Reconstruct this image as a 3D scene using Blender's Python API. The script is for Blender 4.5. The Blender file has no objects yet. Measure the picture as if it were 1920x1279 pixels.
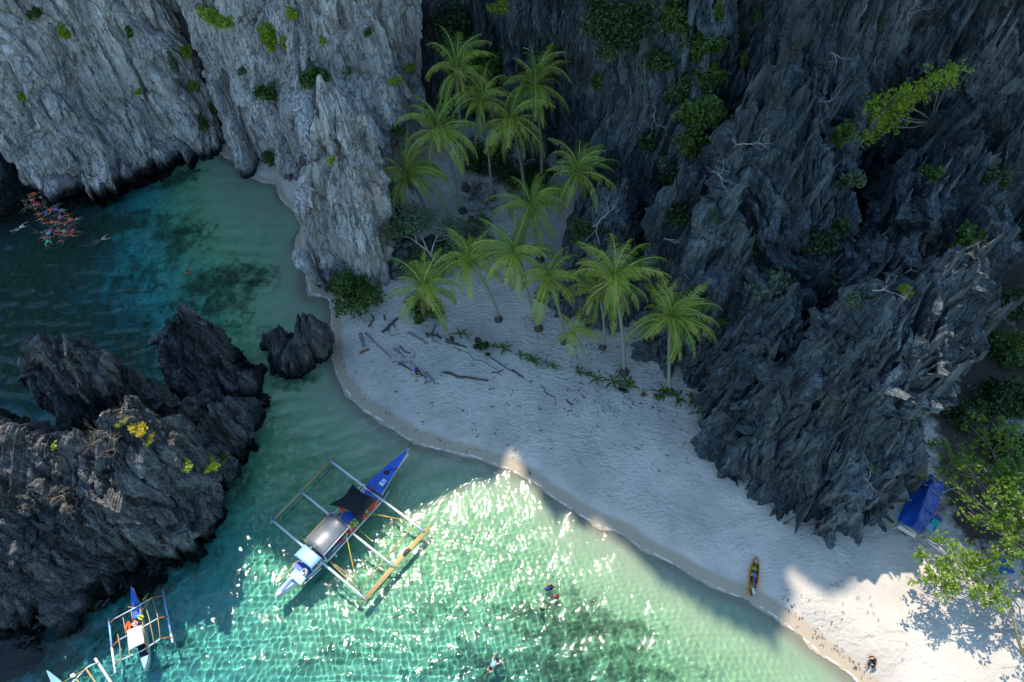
import bpy, bmesh, math, random, time
import numpy as np
from mathutils import Vector, Matrix

T0 = time.time()
S = bpy.context.scene
COL = S.collection
random.seed(7)
RNG = np.random.default_rng(11)

# ------------------------------------------------------------------ camera
CAM_H = 66.0
PITCH = math.radians(55.0)          # below the horizon
FPX = 1387.0                        # focal length in photo pixels (1920 wide)
cam_data = bpy.data.cameras.new("camera")
cam = bpy.data.objects.new("camera", cam_data)
COL.objects.link(cam)
cam.location = (0, 0, CAM_H)
cam.rotation_euler = (math.radians(90) - PITCH, 0, 0)
cam_data.sensor_width = 36.0
cam_data.lens = 36.0 * FPX / 1920.0
cam_data.clip_start = 0.5
cam_data.clip_end = 6000
S.camera = cam

# ------------------------------------------------------------------ light
SUN_EL = math.radians(63.0)
SUN_AZ = math.radians(15.0)         # sun stands beyond the cliffs, 15 degrees left of straight ahead
sun_from = Vector((-math.sin(SUN_AZ) * math.cos(SUN_EL), math.cos(SUN_AZ) * math.cos(SUN_EL), math.sin(SUN_EL)))
sd = bpy.data.lights.new("sun", 'SUN')
sd.energy = 3.5
sd.angle = math.radians(0.53)
sd.cycles.is_caustics_light = True
sd.color = (1.0, 0.90, 0.76)
sun = bpy.data.objects.new("sun", sd)
COL.objects.link(sun)
sun.rotation_euler = sun_from.to_track_quat('Z', 'Y').to_euler()
sun.location = (0, 0, 150)

W = bpy.data.worlds.new("World")
S.world = W
W.use_nodes = True
wn = W.node_tree.nodes
wn.clear()
sky = wn.new('ShaderNodeTexSky')
sky.sky_type = 'NISHITA'
sky.sun_disc = False
sky.sun_elevation = SUN_EL
sky.sun_rotation = -SUN_AZ
sky.air_density = 1.6
sky.dust_density = 0.6
sky.ozone_density = 4.0
bg = wn.new('ShaderNodeBackground')
bg.inputs['Strength'].default_value = 0.15
wo = wn.new('ShaderNodeOutputWorld')
hs = wn.new('ShaderNodeHueSaturation')
hs.inputs['Saturation'].default_value = 1.14
hs.inputs['Hue'].default_value = .495
W.node_tree.links.new(sky.outputs[0], hs.inputs['Color'])
W.node_tree.links.new(hs.outputs[0], bg.inputs[0])
W.node_tree.links.new(bg.outputs[0], wo.inputs[0])

S.view_settings.view_transform = 'Standard'
S.view_settings.look = 'None'
S.view_settings.exposure = 1.08
S.view_settings.gamma = 1.0
S.view_settings.use_curve_mapping = False
S.render.engine = 'CYCLES'
S.cycles.use_denoising = True
S.cycles.max_bounces = 8
S.cycles.diffuse_bounces = 3
S.cycles.glossy_bounces = 3
S.cycles.transparent_max_bounces = 24
S.cycles.caustics_reflective = False
S.cycles.caustics_refractive = True
S.cycles.sample_clamp_indirect = 6.0

# ------------------------------------------------------------------ where things stand
SP, CP = math.sin(PITCH), math.cos(PITCH)

def ray(px, py):
    cx, cy = px - 960.0, 639.5 - py
    return np.array([cx, cy * SP + FPX * CP, cy * CP - FPX * SP])

def G(px, py, z=0.0):
    d = ray(px, py)
    t = (z - CAM_H) / d[2]
    return np.array([d[0] * t, d[1] * t, z])

def PY(px, py, Y):
    d = ray(px, py)
    t = Y / d[1]
    return np.array([d[0] * t, Y, CAM_H + d[2] * t])

def near_ray(px, py, base):
    """the point over `base` (least sideways lean) that is seen at px, py"""
    d = ray(px, py)
    t = (d[0] * base[0] + d[1] * base[1]) / (d[0] ** 2 + d[1] ** 2)
    return np.array([d[0] * t, d[1] * t, CAM_H + d[2] * t])

# ------------------------------------------------------------------ noise
def _hash(ix, iy, iz, s):
    h = (ix.astype(np.int64) * 374761393 + iy.astype(np.int64) * 668265263 + iz.astype(np.int64) * 2147483647 + s * 1274126177) & 0xffffffff
    h = ((h ^ (h >> 13)) * 1274126177) & 0xffffffff
    h = ((h ^ (h >> 16)) * 2246822519) & 0xffffffff
    h = h ^ (h >> 15)
    return (h & 0xffffff).astype(np.float32) / np.float32(0xffffff)

def vnoise(P, s=0):
    """value noise, -1..1"""
    I = np.floor(P)
    F = (P - I).astype(np.float32)
    F = F * F * F * (F * (F * 6 - 15) + 10)
    I = I.astype(np.int64)
    r = 0
    for dx in (0, 1):
        wx = F[:, 0] if dx else 1 - F[:, 0]
        for dy in (0, 1):
            wy = F[:, 1] if dy else 1 - F[:, 1]
            for dz in (0, 1):
                wz = F[:, 2] if dz else 1 - F[:, 2]
                r = r + _hash(I[:, 0] + dx, I[:, 1] + dy, I[:, 2] + dz, s) * wx * wy * wz
    return r * 2 - 1

def fbm(P, octv=4, s=0, gain=0.5):
    a, r, t = 1.0, 0, 0
    for o in range(octv):
        r = r + a * vnoise(P * (2.03 ** o) + 17.3 * o, s + o)
        t += a
        a *= gain
    return r / t

def ridged(P, octv=4, s=0, gain=0.55):
    a, r, t = 1.0, 0, 0
    for o in range(octv):
        r = r + a * (1 - 2 * np.abs(vnoise(P * (2.07 ** o) + 9.7 * o, s + o)))
        t += a
        a *= gain
    return r / t

def facet(P, s=0):
    """broken rock: every Voronoi cell is a tilted facet of its own; returns (height about -1..1, distance to the crack)"""
    I = np.floor(P).astype(np.int64)
    n = len(P)
    d1 = np.full(n, 1e9, np.float32)
    d2 = np.full(n, 1e9, np.float32)
    h1 = np.zeros(n, np.float32)
    for dx in (-1, 0, 1):
        for dy in (-1, 0, 1):
            for dz in (-1, 0, 1):
                ix, iy, iz = I[:, 0] + dx, I[:, 1] + dy, I[:, 2] + dz
                ra, rb, rc = _hash(ix, iy, iz, s), _hash(ix, iy, iz, s + 51), _hash(ix, iy, iz, s + 97)
                vx = (P[:, 0] - (ix + ra)).astype(np.float32)
                vy = (P[:, 1] - (iy + rb)).astype(np.float32)
                vz = (P[:, 2] - (iz + rc)).astype(np.float32)
                d = vx * vx + vy * vy + vz * vz
                ha = _hash(ix, iy, iz, s + 131)
                hv = (ha - .5) * 1.2 + vx * (rb - .5) * 2.4 + vy * (rc - .5) * 2.4 + vz * (ra - .62) * 2.2
                nw = d < d1
                d2 = np.where(nw, d1, np.minimum(d2, d))
                h1 = np.where(nw, hv, h1)
                d1 = np.where(nw, d, d1)
    return h1, np.sqrt(d2) - np.sqrt(d1)

def smooth(a, b, x):
    t = np.clip((x - a) / (b - a), 0, 1)
    return t * t * (3 - 2 * t)

# ------------------------------------------------------------------ tags
def tag(o, label=None, cat=None, group=None, kind=None):
    if label: o["label"] = label
    if cat: o["category"] = cat
    if group: o["group"] = group
    if kind: o["kind"] = kind
    return o

# ------------------------------------------------------------------ node helpers
def new_mat(name):
    m = bpy.data.materials.new(name)
    m.use_nodes = True
    nt = m.node_tree
    nt.nodes.clear()
    return m, nt

class NT:
    """tiny node-graph writer"""
    def __init__(self, nt): self.nt = nt
    def n(self, kind, **kw):
        nd = self.nt.nodes.new('ShaderNode' + kind)
        for k, v in kw.items():
            if k in nd.inputs:
                self.set(nd.inputs[k], v)
            elif hasattr(nd, k):
                setattr(nd, k, v)
            else:
                self.set(nd.inputs[k.replace('_', ' ')], v)
        return nd
    def set(self, sock, v):
        if isinstance(v, bpy.types.NodeSocket): self.nt.links.new(v, sock)
        elif isinstance(v, bpy.types.Node): self.nt.links.new(v.outputs[0], sock)
        else: sock.default_value = v
    def math(self, op, a, b=0.0, clamp=False):
        nd = self.nt.nodes.new('ShaderNodeMath'); nd.operation = op; nd.use_clamp = clamp
        self.set(nd.inputs[0], a); self.set(nd.inputs[1], b)
        return nd.outputs[0]
    def mix(self, f, a, b, blend='MIX'):
        nd = self.nt.nodes.new('ShaderNodeMix'); nd.data_type = 'RGBA'; nd.blend_type = blend
        self.set(nd.inputs[0], f)
        for i, v in ((6, a), (7, b)):
            if isinstance(v, tuple) and len(v) == 3: v = (*v, 1)
            self.set(nd.inputs[i], v)
        return nd.outputs[2]
    def ramp(self, f, stops):
        nd = self.nt.nodes.new('ShaderNodeValToRGB')
        self.set(nd.inputs[0], f)
        e = nd.color_ramp.elements
        while len(e) < len(stops): e.new(0.5)
        for el, (p, c) in zip(e, stops):
            el.position = p
            el.color = (c, c, c, 1) if not isinstance(c, tuple) else (*c, 1)
        return nd.outputs[0]
    def maprange(self, v, a, b, c=0.0, d=1.0, smoothstep=True):
        nd = self.nt.nodes.new('ShaderNodeMapRange')
        if smoothstep: nd.interpolation_type = 'SMOOTHSTEP'
        for i, x in enumerate((v, a, b, c, d)): self.set(nd.inputs[i], x)
        return nd.outputs[0]
    def noise(self, vec, scale, detail=4, rough=.55, dist=0.0):
        nd = self.nt.nodes.new('ShaderNodeTexNoise')
        self.set(nd.inputs['Vector'], vec)
        nd.inputs['Scale'].default_value = scale; nd.inputs['Detail'].default_value = detail
        nd.inputs['Roughness'].default_value = rough; nd.inputs['Distortion'].default_value = dist
        return nd.outputs[0]
    def pos(self):
        return self.nt.nodes.new('ShaderNodeNewGeometry').outputs['Position']
    def scale(self, vec, s, rot=(0, 0, 0)):
        nd = self.nt.nodes.new('ShaderNodeMapping')
        self.set(nd.inputs['Vector'], vec)
        nd.inputs['Scale'].default_value = s
        nd.inputs['Rotation'].default_value = rot
        return nd.outputs[0]
    def bump(self, h, strength=1.0, dist=0.1, normal=None):
        nd = self.nt.nodes.new('ShaderNodeBump')
        self.set(nd.inputs['Height'], h)
        nd.inputs['Strength'].default_value = strength
        nd.inputs['Distance'].default_value = dist
        if normal is not None: self.set(nd.inputs['Normal'], normal)
        return nd.outputs[0]
    def out(self, sh, vol=None):
        o = self.nt.nodes.new('ShaderNodeOutputMaterial')
        self.set(o.inputs['Surface'], sh)
        if vol: self.set(o.inputs['Volume'], vol)

def principled(g, color, rough=.8, normal=None, spec=.3, metal=0.0, **kw):
    p = g.nt.nodes.new('ShaderNodeBsdfPrincipled')
    if isinstance(color, tuple) and len(color) == 3: color = (*color, 1)
    g.set(p.inputs['Base Color'], color)
    g.set(p.inputs['Roughness'], rough)
    g.set(p.inputs['Specular IOR Level'], spec)
    g.set(p.inputs['Metallic'], metal)
    if normal is not None: g.set(p.inputs['Normal'], normal)
    return p.outputs[0]

# ------------------------------------------------------------------ rock, sand, water materials
def rock_mat(name, dark, mid, light, warm, tide=(0.012, 0.016, 0.017), stretch=0.22, tide_z=0.9):
    m, nt = new_mat(name)
    g = NT(nt)
    p = g.pos()
    q = g.scale(p, (1, 1, stretch), (0.10, -0.08, 0))
    big = g.noise(q, 0.16, 4, .55, .6)
    streak = g.noise(g.scale(p, (1, 1, .14), (0.12, -.1, 0)), 1.3, 4, .62, .3)
    fine = g.noise(q, 3.4, 5, .65)
    v = g.math('ADD', g.math('MULTIPLY', big, .45), g.math('ADD', g.math('MULTIPLY', streak, .40), g.math('MULTIPLY', fine, .25)))
    col = g.ramp(v, [(0.34, dark), (0.52, mid), (0.70, light)])
    wn_ = g.maprange(g.noise(g.scale(p, (1, 1, .3)), 0.33, 3, .6, .4), .58, .74)
    col = g.mix(g.math('MULTIPLY', wn_, .55), col, warm)
    # water-worn black band along the tide line
    z = g.n('SeparateXYZ', Vector=p).outputs[2]
    tz = g.math('ADD', z, g.math('MULTIPLY', g.math('SUBTRACT', g.noise(p, .9, 3), .5), 1.6))
    col = g.mix(g.maprange(tz, tide_z - .6, tide_z + 1.3, 1.0, 0.0), col, tide)
    cr = g.nt.nodes.new('ShaderNodeTexVoronoi'); cr.feature = 'DISTANCE_TO_EDGE'
    g.set(cr.inputs['Vector'], g.scale(g.nt.nodes.new('ShaderNodeNewGeometry').outputs['Position'], (1, 1, .3), (.15, -.1, .2)))
    cr.inputs['Scale'].default_value = 1.15
    crack = g.maprange(cr.outputs[0], 0.0, .08)
    cr2 = g.nt.nodes.new('ShaderNodeTexVoronoi'); cr2.feature = 'F1'
    g.set(cr2.inputs['Vector'], g.scale(p, (1, 1, .33), (.2, .1, .5)))
    cr2.inputs['Scale'].default_value = 2.6
    vc = g.nt.nodes.new('ShaderNodeTexVoronoi'); vc.feature = 'F1'
    wp = g.nt.nodes.new('ShaderNodeVectorMath'); wp.operation = 'ADD'
    wn2 = g.nt.nodes.new('ShaderNodeTexNoise'); g.set(wn2.inputs['Vector'], p); wn2.inputs['Scale'].default_value = .8; wn2.inputs['Detail'].default_value = 3
    g.set(wp.inputs[0], g.scale(p, (1, 1, .28), (.12, .1, .1))); g.set(wp.inputs[1], wn2.outputs['Color'])
    g.set(vc.inputs['Vector'], wp.outputs[0]); vc.inputs['Scale'].default_value = .9
    tone = g.n('SeparateXYZ', Vector=vc.outputs['Color']).outputs[0]
    col = g.mix(.75, col, g.ramp(tone, [(0.0, .52), (1.0, 1.0)]), 'MULTIPLY')
    fis = g.maprange(g.math('ABSOLUTE', g.math('SUBTRACT', g.noise(g.scale(p, (1, 1, .16), (.14, -.1, .3)), .9, 4, .6), .5)), 0.0, .018)
    col = g.mix(g.math('SUBTRACT', 1.0, g.math('ADD', g.math('MULTIPLY', fis, .6), .4)), col, (.01, .01, .011))
    h = g.math('ADD', g.math('MULTIPLY', fine, .42), g.math('ADD', g.math('MULTIPLY', g.math('ADD', crack, fis), .28), g.math('MULTIPLY', streak, .45)))
    h = g.math('ADD', h, g.math('MULTIPLY', cr2.outputs[0], -.35))
    h2 = g.noise(g.scale(p, (1, 1, .5)), 11, 3, .6)
    n1 = g.bump(h, .9, .34)
    n2 = g.bump(h2, .5, .05, n1)
    g.out(principled(g, col, .88, n2, .25))
    return m

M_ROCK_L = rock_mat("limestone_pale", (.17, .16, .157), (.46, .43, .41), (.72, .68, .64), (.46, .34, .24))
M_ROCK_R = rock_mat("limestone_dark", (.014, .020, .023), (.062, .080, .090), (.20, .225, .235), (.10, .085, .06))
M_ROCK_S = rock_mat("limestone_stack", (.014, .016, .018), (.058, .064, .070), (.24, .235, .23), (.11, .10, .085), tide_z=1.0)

def sand_mat():
    m, nt = new_mat("sand_and_seabed")
    g = NT(nt)
    p = g.pos()
    z = g.n('SeparateXYZ', Vector=p).outputs[2]
    reef = g.n('Attribute', attribute_name='reef').outputs['Fac']
    soil = g.n('Attribute', attribute_name='soil').outputs['Fac']
    tint = g.noise(p, .25, 4, .6)
    dry = g.ramp(tint, [(.35, (.36, .325, .285)), (.65, (.48, .43, .37))])
    sp = g.noise(p, 7.0, 3, .8)
    dry = g.mix(g.maprange(sp, .66, .74), dry, (.16, .14, .12))
    # wet belt at the waterline
    wz = g.math('ADD', z, g.math('MULTIPLY', g.math('SUBTRACT', g.noise(p, .45, 3, .5), .5), .12))
    wet = g.maprange(wz, .24, .36, 1.0, 0.0)
    edge = g.maprange(g.math('ABSOLUTE', g.math('SUBTRACT', wz, .02)), 0.0, .045, 1.0, 0.0)
    c = g.mix(wet, dry, (.34, .275, .20))
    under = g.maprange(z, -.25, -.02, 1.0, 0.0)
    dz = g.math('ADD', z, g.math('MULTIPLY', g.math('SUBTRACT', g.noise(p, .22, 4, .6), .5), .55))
    seab = g.ramp(g.maprange(dz, -7.0, 0.0, 0.0, 1.0, False), [(0.0, (.004, .052, .076)), (.30, (.012, .155, .19)), (.55, (.050, .38, .38)), (.70, (.13, .46, .33)), (.82, (.26, .53, .27)), (.92, (.37, .50, .30)), (.98, (.43, .44, .31))])  # depth grading painted into the seabed colour, standing in for light absorbed by water
    seab = g.mix(g.math('MULTIPLY', g.noise(p, .9, 5, .65), .5), seab, (.10, .22, .08), 'MULTIPLY') if False else seab
    mot = g.maprange(g.noise(p, 1.3, 6, .7), .38, .66)
    seab = g.mix(g.math('MULTIPLY', g.math('SUBTRACT', 1.0, mot), g.maprange(z, -1.1, -.5, .42, .0)), seab, (.03, .12, .07))
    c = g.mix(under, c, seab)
    c = g.mix(g.math('MULTIPLY', g.maprange(g.math('ABSOLUTE', g.math('SUBTRACT', wz, .035)), 0.0, .03, 1.0, 0.0), g.maprange(g.noise(p, 1.4, 4, .6), .42, .62, 0.0, .75)), c, (.70, .70, .68))
    # reef: weed and dead coral on the bottom
    rn = g.noise(p, .75, 8, .72, .0)
    rf = g.math('ADD', reef, g.math('MULTIPLY', g.math('SUBTRACT', rn, .5), 1.9))
    rm = g.math('MULTIPLY', g.maprange(rf, .30, .80), .88)
    rcol = g.ramp(g.noise(p, 1.7, 5, .7), [(.30, (.006, .022, .016)), (.52, (.022, .070, .035)), (.75, (.10, .20, .09))])
    c = g.mix(g.math('MULTIPLY', rm, g.maprange(z, -.5, -.1, 1.0, 0.0)), c, rcol)
    sm = g.maprange(g.math('ADD', soil, g.math('MULTIPLY', g.math('SUBTRACT', g.noise(p, .9, 5, .7), .5), 1.2)), .35, .8)
    c = g.mix(sm, c, (.045, .036, .026))
    # trampled sand: dimples and ripples
    f1 = g.noise(g.scale(p, (1, 1.7, 1), (0, 0, .5)), 2.1, 3, .55, .3)
    v = g.nt.nodes.new('ShaderNodeTexVoronoi'); v.feature = 'SMOOTH_F1'
    g.set(v.inputs['Vector'], g.scale(p, (1, 1.5, 1), (0, 0, .45))); v.inputs['Scale'].default_value = 2.7
    f = g.math('ADD', g.math('MULTIPLY', f1, .8), g.math('MULTIPLY', v.outputs[0], .5))
    f = g.math('ADD', f, g.math('MULTIPLY', g.noise(p, .6, 2), .8))
    f = g.math('MULTIPLY', f, g.maprange(g.noise(p, .13, 3, .6, .8), .36, .6, .45, 1.25))
    f = g.math('MULTIPLY', f, g.maprange(z, .2, .6, .04, 1.0))
    f = g.math('ADD', f, g.math('MULTIPLY', rm, g.math('MULTIPLY', g.noise(p, 2.4, 5, .7), g.maprange(z, -.6, -.3, 1.6, 0.0))))
    nrm = g.bump(f, .8, .22)
    rough = g.mix(wet, (.9, .9, .9), (.55, .55, .55))
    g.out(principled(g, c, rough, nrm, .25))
    return m
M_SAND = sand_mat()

def water_mat():
    m, nt = new_mat("sea_water")
    g = NT(nt)
    p = g.pos()
    rf = g.n('BsdfRefraction', Roughness=0.0, IOR=1.33)
    rf.inputs['Color'].default_value = (.90, .985, .965, 1)
    hn = g.math('ADD', g.math('MULTIPLY', g.noise(g.scale(p, (1, 1.6, 1), (0, 0, -.3)), 2.2, 3, .6, .4), .5), g.math('MULTIPLY', g.noise(p, 7.0, 3, .6), .16))
    nb = g.bump(hn, 1.0, .042)
    gy_ = g.n('BsdfGlossy', Roughness=.048, Normal=nb); gy_.distribution = 'BECKMANN'
    fr = g.n('Fresnel', IOR=1.33, Normal=nb)
    mx = g.n('MixShader')
    g.set(mx.inputs[0], fr.outputs[0]); g.set(mx.inputs[1], rf.outputs[0]); g.set(mx.inputs[2], gy_.outputs[0])
    g.out(mx.outputs[0])
    return m
M_WATER = water_mat()

# ------------------------------------------------------------------ mesh helpers
def grid_mesh(name, P, mat, smooth_shade=False, closed_u=False):
    """P: (rows, cols, 3)"""
    R, C = P.shape[:2]
    idx = np.arange(R * C, dtype=np.int32).reshape(R, C)
    if closed_u:
        nx = np.roll(idx, -1, axis=1)
        a, b, c, d = idx[:-1].ravel(), nx[:-1].ravel(), nx[1:].ravel(), idx[1:].ravel()
    else:
        a, b, c, d = idx[:-1, :-1].ravel(), idx[:-1, 1:].ravel(), idx[1:, 1:].ravel(), idx[1:, :-1].ravel()
    F = np.stack([a, b, c, d], 1).ravel()
    me = bpy.data.meshes.new(name)
    me.vertices.add(R * C)
    me.vertices.foreach_set('co', P.astype(np.float32).ravel())
    nf = len(F) // 4
    me.loops.add(nf * 4)
    me.loops.foreach_set('vertex_index', F)
    me.polygons.add(nf)
    me.polygons.foreach_set('loop_start', np.arange(0, nf * 4, 4, dtype=np.int32))
    me.update(calc_edges=True)
    me.polygons.foreach_set('use_smooth', np.full(nf, smooth_shade, dtype=bool))
    me.materials.append(mat)
    o = bpy.data.objects.new(name, me)
    COL.objects.link(o)
    return o

def grid_normals(P):
    du = np.gradient(P, axis=1)
    dv = np.gradient(P, axis=0)
    n = np.cross(du, dv)
    l = np.linalg.norm(n, axis=2, keepdims=True)
    return n / np.maximum(l, 1e-9)

def resample(pts, n):
    pts = np.asarray(pts, float)
    d = np.r_[0, np.cumsum(np.linalg.norm(np.diff(pts[:, :2], axis=0), axis=1) + 1e-6)]
    d /= d[-1]
    u = np.linspace(0, 1, n)
    return np.stack([np.interp(u, d, pts[:, k]) for k in range(pts.shape[1])], 1)

def blur1(a, sig):
    k = int(sig * 3) + 1
    w = np.exp(-.5 * (np.arange(-k, k + 1) / sig) ** 2); w /= w.sum()
    out = np.empty_like(a)
    for i in range(a.shape[1]):
        out[:, i] = np.convolve(np.pad(a[:, i], k, mode='edge'), w, mode='valid')
    return out

def rock_disp(P, blade, amp=1.0, seed=0):
    """displacement of rock along its normal. blade 0: broken slabs, 1: thin fluted karst blades"""
    X = P.reshape(-1, 3).astype(np.float64)
    Wp = np.stack([vnoise(X * .16, 31 + seed), vnoise(X * .16, 32 + seed), vnoise(X * .16, 33 + seed)], 1)
    X2 = X + Wp * 1.4
    X2 = X2 + np.stack([.10 * X[:, 2], -.06 * X[:, 2], 0 * X[:, 2]], 1)     # the beds lean
    q = X2 * np.array([1, 1, .17])
    if blade > .5:
        q = X2 * np.array([1, 1, .11])
        f1, e1 = facet(q * .40, 3 + seed)
        f2, e2 = facet(q * np.array([1, 1, 1.2]) * 1.0, 5 + seed)
        f3, e3 = facet(q * np.array([1, 1, 1.8]) * 2.1, 7 + seed)
        r1 = ridged(X2 * np.array([.13, .13, .025]), 3, 9 + seed)
        r2 = ridged(X2 * np.array([.62, .62, .065]), 2, 12 + seed, .45)
        r3 = ridged(X2 * np.array([1.5, 1.5, .17]), 1, 15 + seed)
        f = fbm(X * np.array([1.2, 1.2, .6]), 2, 20 + seed)
        d = 1.35 * r1 + .9 * f1 + 1.15 * r2 + .75 * f2 + .22 * f3 + .30 * r3 + .06 * f - .25 * np.exp(-e2 * 14)
        return (d * amp).reshape(P.shape[:2])
    f1, e1 = facet(q * .30, 3 + seed)
    f2, e2 = facet(q * np.array([1, 1, 1.25]) * .85, 5 + seed)
    f3, e3 = facet(q * np.array([1, 1, 1.6]) * 2.1, 7 + seed)
    r1 = ridged(X2 * np.array([.13, .13, .030]), 3, 9 + seed)
    r2 = ridged(X2 * np.array([.75, .75, .12]), 3, 12 + seed)
    r3 = ridged(X2 * np.array([1.7, 1.7, .30]), 2, 15 + seed)
    f = fbm(X * np.array([1.6, 1.6, .8]), 3, 20 + seed)
    slab = 1.3 * r1 + 1.15 * f1 + .66 * f2 + .18 * f3 + .08 * r3 - .55 * np.exp(-e1 * 14) - .28 * np.exp(-e2 * 12) + .06 * f
    bl = 1.3 * r1 + .65 * f1 + 1.0 * r2 + .62 * f2 + .28 * f3 + .34 * r3 + .05 * f - .2 * np.exp(-e2 * 12)
    d = slab * (1 - blade) + bl * blade
    return (d * amp).reshape(P.shape[:2])

ROCKS = []

def fin(name, base, ridge, back, mat, bias=-.35, step=.17, blade=1.0, amp=1.0, prof=1.25, jag=1.2, seed=0, zlow=-2.5, bulge=0.0, taper=.07, kind=None, label=None, cat=None, group=None):
    """a rock body: front foot line (photo px on the ground), crest (px, py, distance Y), back foot `back` metres behind the crest"""
    b = np.array([G(x, y)[:2] for x, y in base])
    r = np.array([PY(x, y, Y) for x, y, Y in ridge])
    ln = max(np.linalg.norm(np.diff(b, axis=0), axis=1).sum(), np.linalg.norm(np.diff(r[:, :2], axis=0), axis=1).sum())
    hmax = r[:, 2].max()
    nu = int(ln * 1.15 / step) + 8
    nv = int((hmax + 3) * 1.05 / step) + 6
    nb = max(8, nv // 3)
    B = blur1(resample(b, nu), 1.5)
    R = resample(r, nu)
    u = np.linspace(0, 1, nu)
    e = np.minimum(smooth(0, taper, u), smooth(0, taper, 1 - u)) ** .6
    R[:, :2] = B * (1 - e)[:, None] + R[:, :2] * e[:, None]
    R[:, 2] = np.maximum(R[:, 2] * e, .2)
    Bk = R[:, :2] + np.array(back)[None, :] * e[:, None]
    rows = []
    tl = []
    for t in np.linspace(0, 1, nv):
        z = zlow + (R[:, 2] - zlow) * t
        s = np.clip(z / np.maximum(R[:, 2], .3), 0, 1) ** prof
        flare = np.clip(-z, 0, 3) * .25
        xy = B * (1 - s)[:, None] + R[:, :2] * s[:, None]
        out = (B - R[:, :2]); out = out / np.maximum(np.linalg.norm(out, axis=1, keepdims=True), .5)
        xy = xy + out * flare[:, None] + out * (bulge * np.sin(np.pi * s) * e)[:, None]
        rows.append(np.c_[xy, z]); tl.append(np.full(nu, t))
    for t in np.linspace(1, 0, nb)[1:]:
        z = zlow + (R[:, 2] - zlow) * t
        s = np.clip(z / np.maximum(R[:, 2], .3), 0, 1) ** 1.1
        xy = Bk * (1 - s)[:, None] + R[:, :2] * s[:, None]
        rows.append(np.c_[xy, z]); tl.append(np.full(nu, t))
    P = np.stack(rows, 0)
    Tt = np.stack(tl, 0)
    N = grid_normals(P)
    k = blur1  # smooth normals so the crest stays closed
    sgn = np.sign((N[nv // 3, :, :2] * (B - Bk)).sum() + 1e-9)
    D = rock_disp(P, blade, amp, seed) + bias
    hh = np.maximum(R[:, 2], .3)[None, :]
    wlim = np.minimum(1, .25 + hh / 8.0)
    Nh = N.copy() * sgn
    cap = np.exp(-((1 - Tt) * hh / 1.3) ** 2)
    P2 = P + Nh * (D * wlim * (1 - .55 * cap))[..., None]
    # ragged crest
    cr = ridged(np.c_[R[:, 0] * .55, R[:, 1] * .55, np.full(nu, seed * 3.1)], 4, 40 + seed, .62)
    cr2, _ = facet(np.c_[R[:, 0] * .9, R[:, 1] * .9, np.full(nu, seed * 1.7)], 44 + seed)
    up = (cr * .8 + cr2 * .7) * jag * np.minimum(1, hh[0] / 6.0)
    P2[..., 2] += up[None, :] * np.exp(-((1 - Tt) * hh / 3.2) ** 2)
    o = grid_mesh(name, P2, mat)
    tag(o, label, cat, group, kind)
    ROCKS.append(o)
    return o

# ------------------------------------------------------------------ shadow line of the cliffs on the ground -> height of the skyline
SHX, SHY = math.tan(math.pi / 2 - SUN_EL) * math.sin(SUN_AZ), math.tan(math.pi / 2 - SUN_EL) * math.cos(SUN_AZ)
edge_px = [(-600, 1100), (0, 1080), (150, 1075), (300, 1070), (385, 1075), (415, 1020), (440, 968), (480, 975), (560, 1015), (640, 1000), (700, 975), (760, 930), (800, 912), (850, 888),
           (900, 872), (922, 850), (958, 798), (992, 840), (1012, 882), (1060, 940), (1130, 962), (1180, 1000), (1230, 1062),
           (1300, 1105), (1360, 1135), (1405, 1150), (1440, 1185), (1452, 1060), (1480, 1050), (1500, 1075), (1560, 1095), (1585, 1060), (1625, 1000), (1720, 995),
           (1800, 1035), (1850, 1095), (1950, 1110), (2300, 1120), (2900, 1120)]
EDGE = np.array([G(x, y)[:2] for x, y in edge_px])
EDGE = EDGE[np.argsort(EDGE[:, 0])]

def skyline_z(x, y):
    z = np.full_like(x, 95.0)
    for _ in range(12):
        yb = np.interp(x + SHX * z, EDGE[:, 0], EDGE[:, 1])
        z = .5 * z + .5 * (y - yb) / SHY
    return np.clip(z + 2.6, 40, 137)

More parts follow.
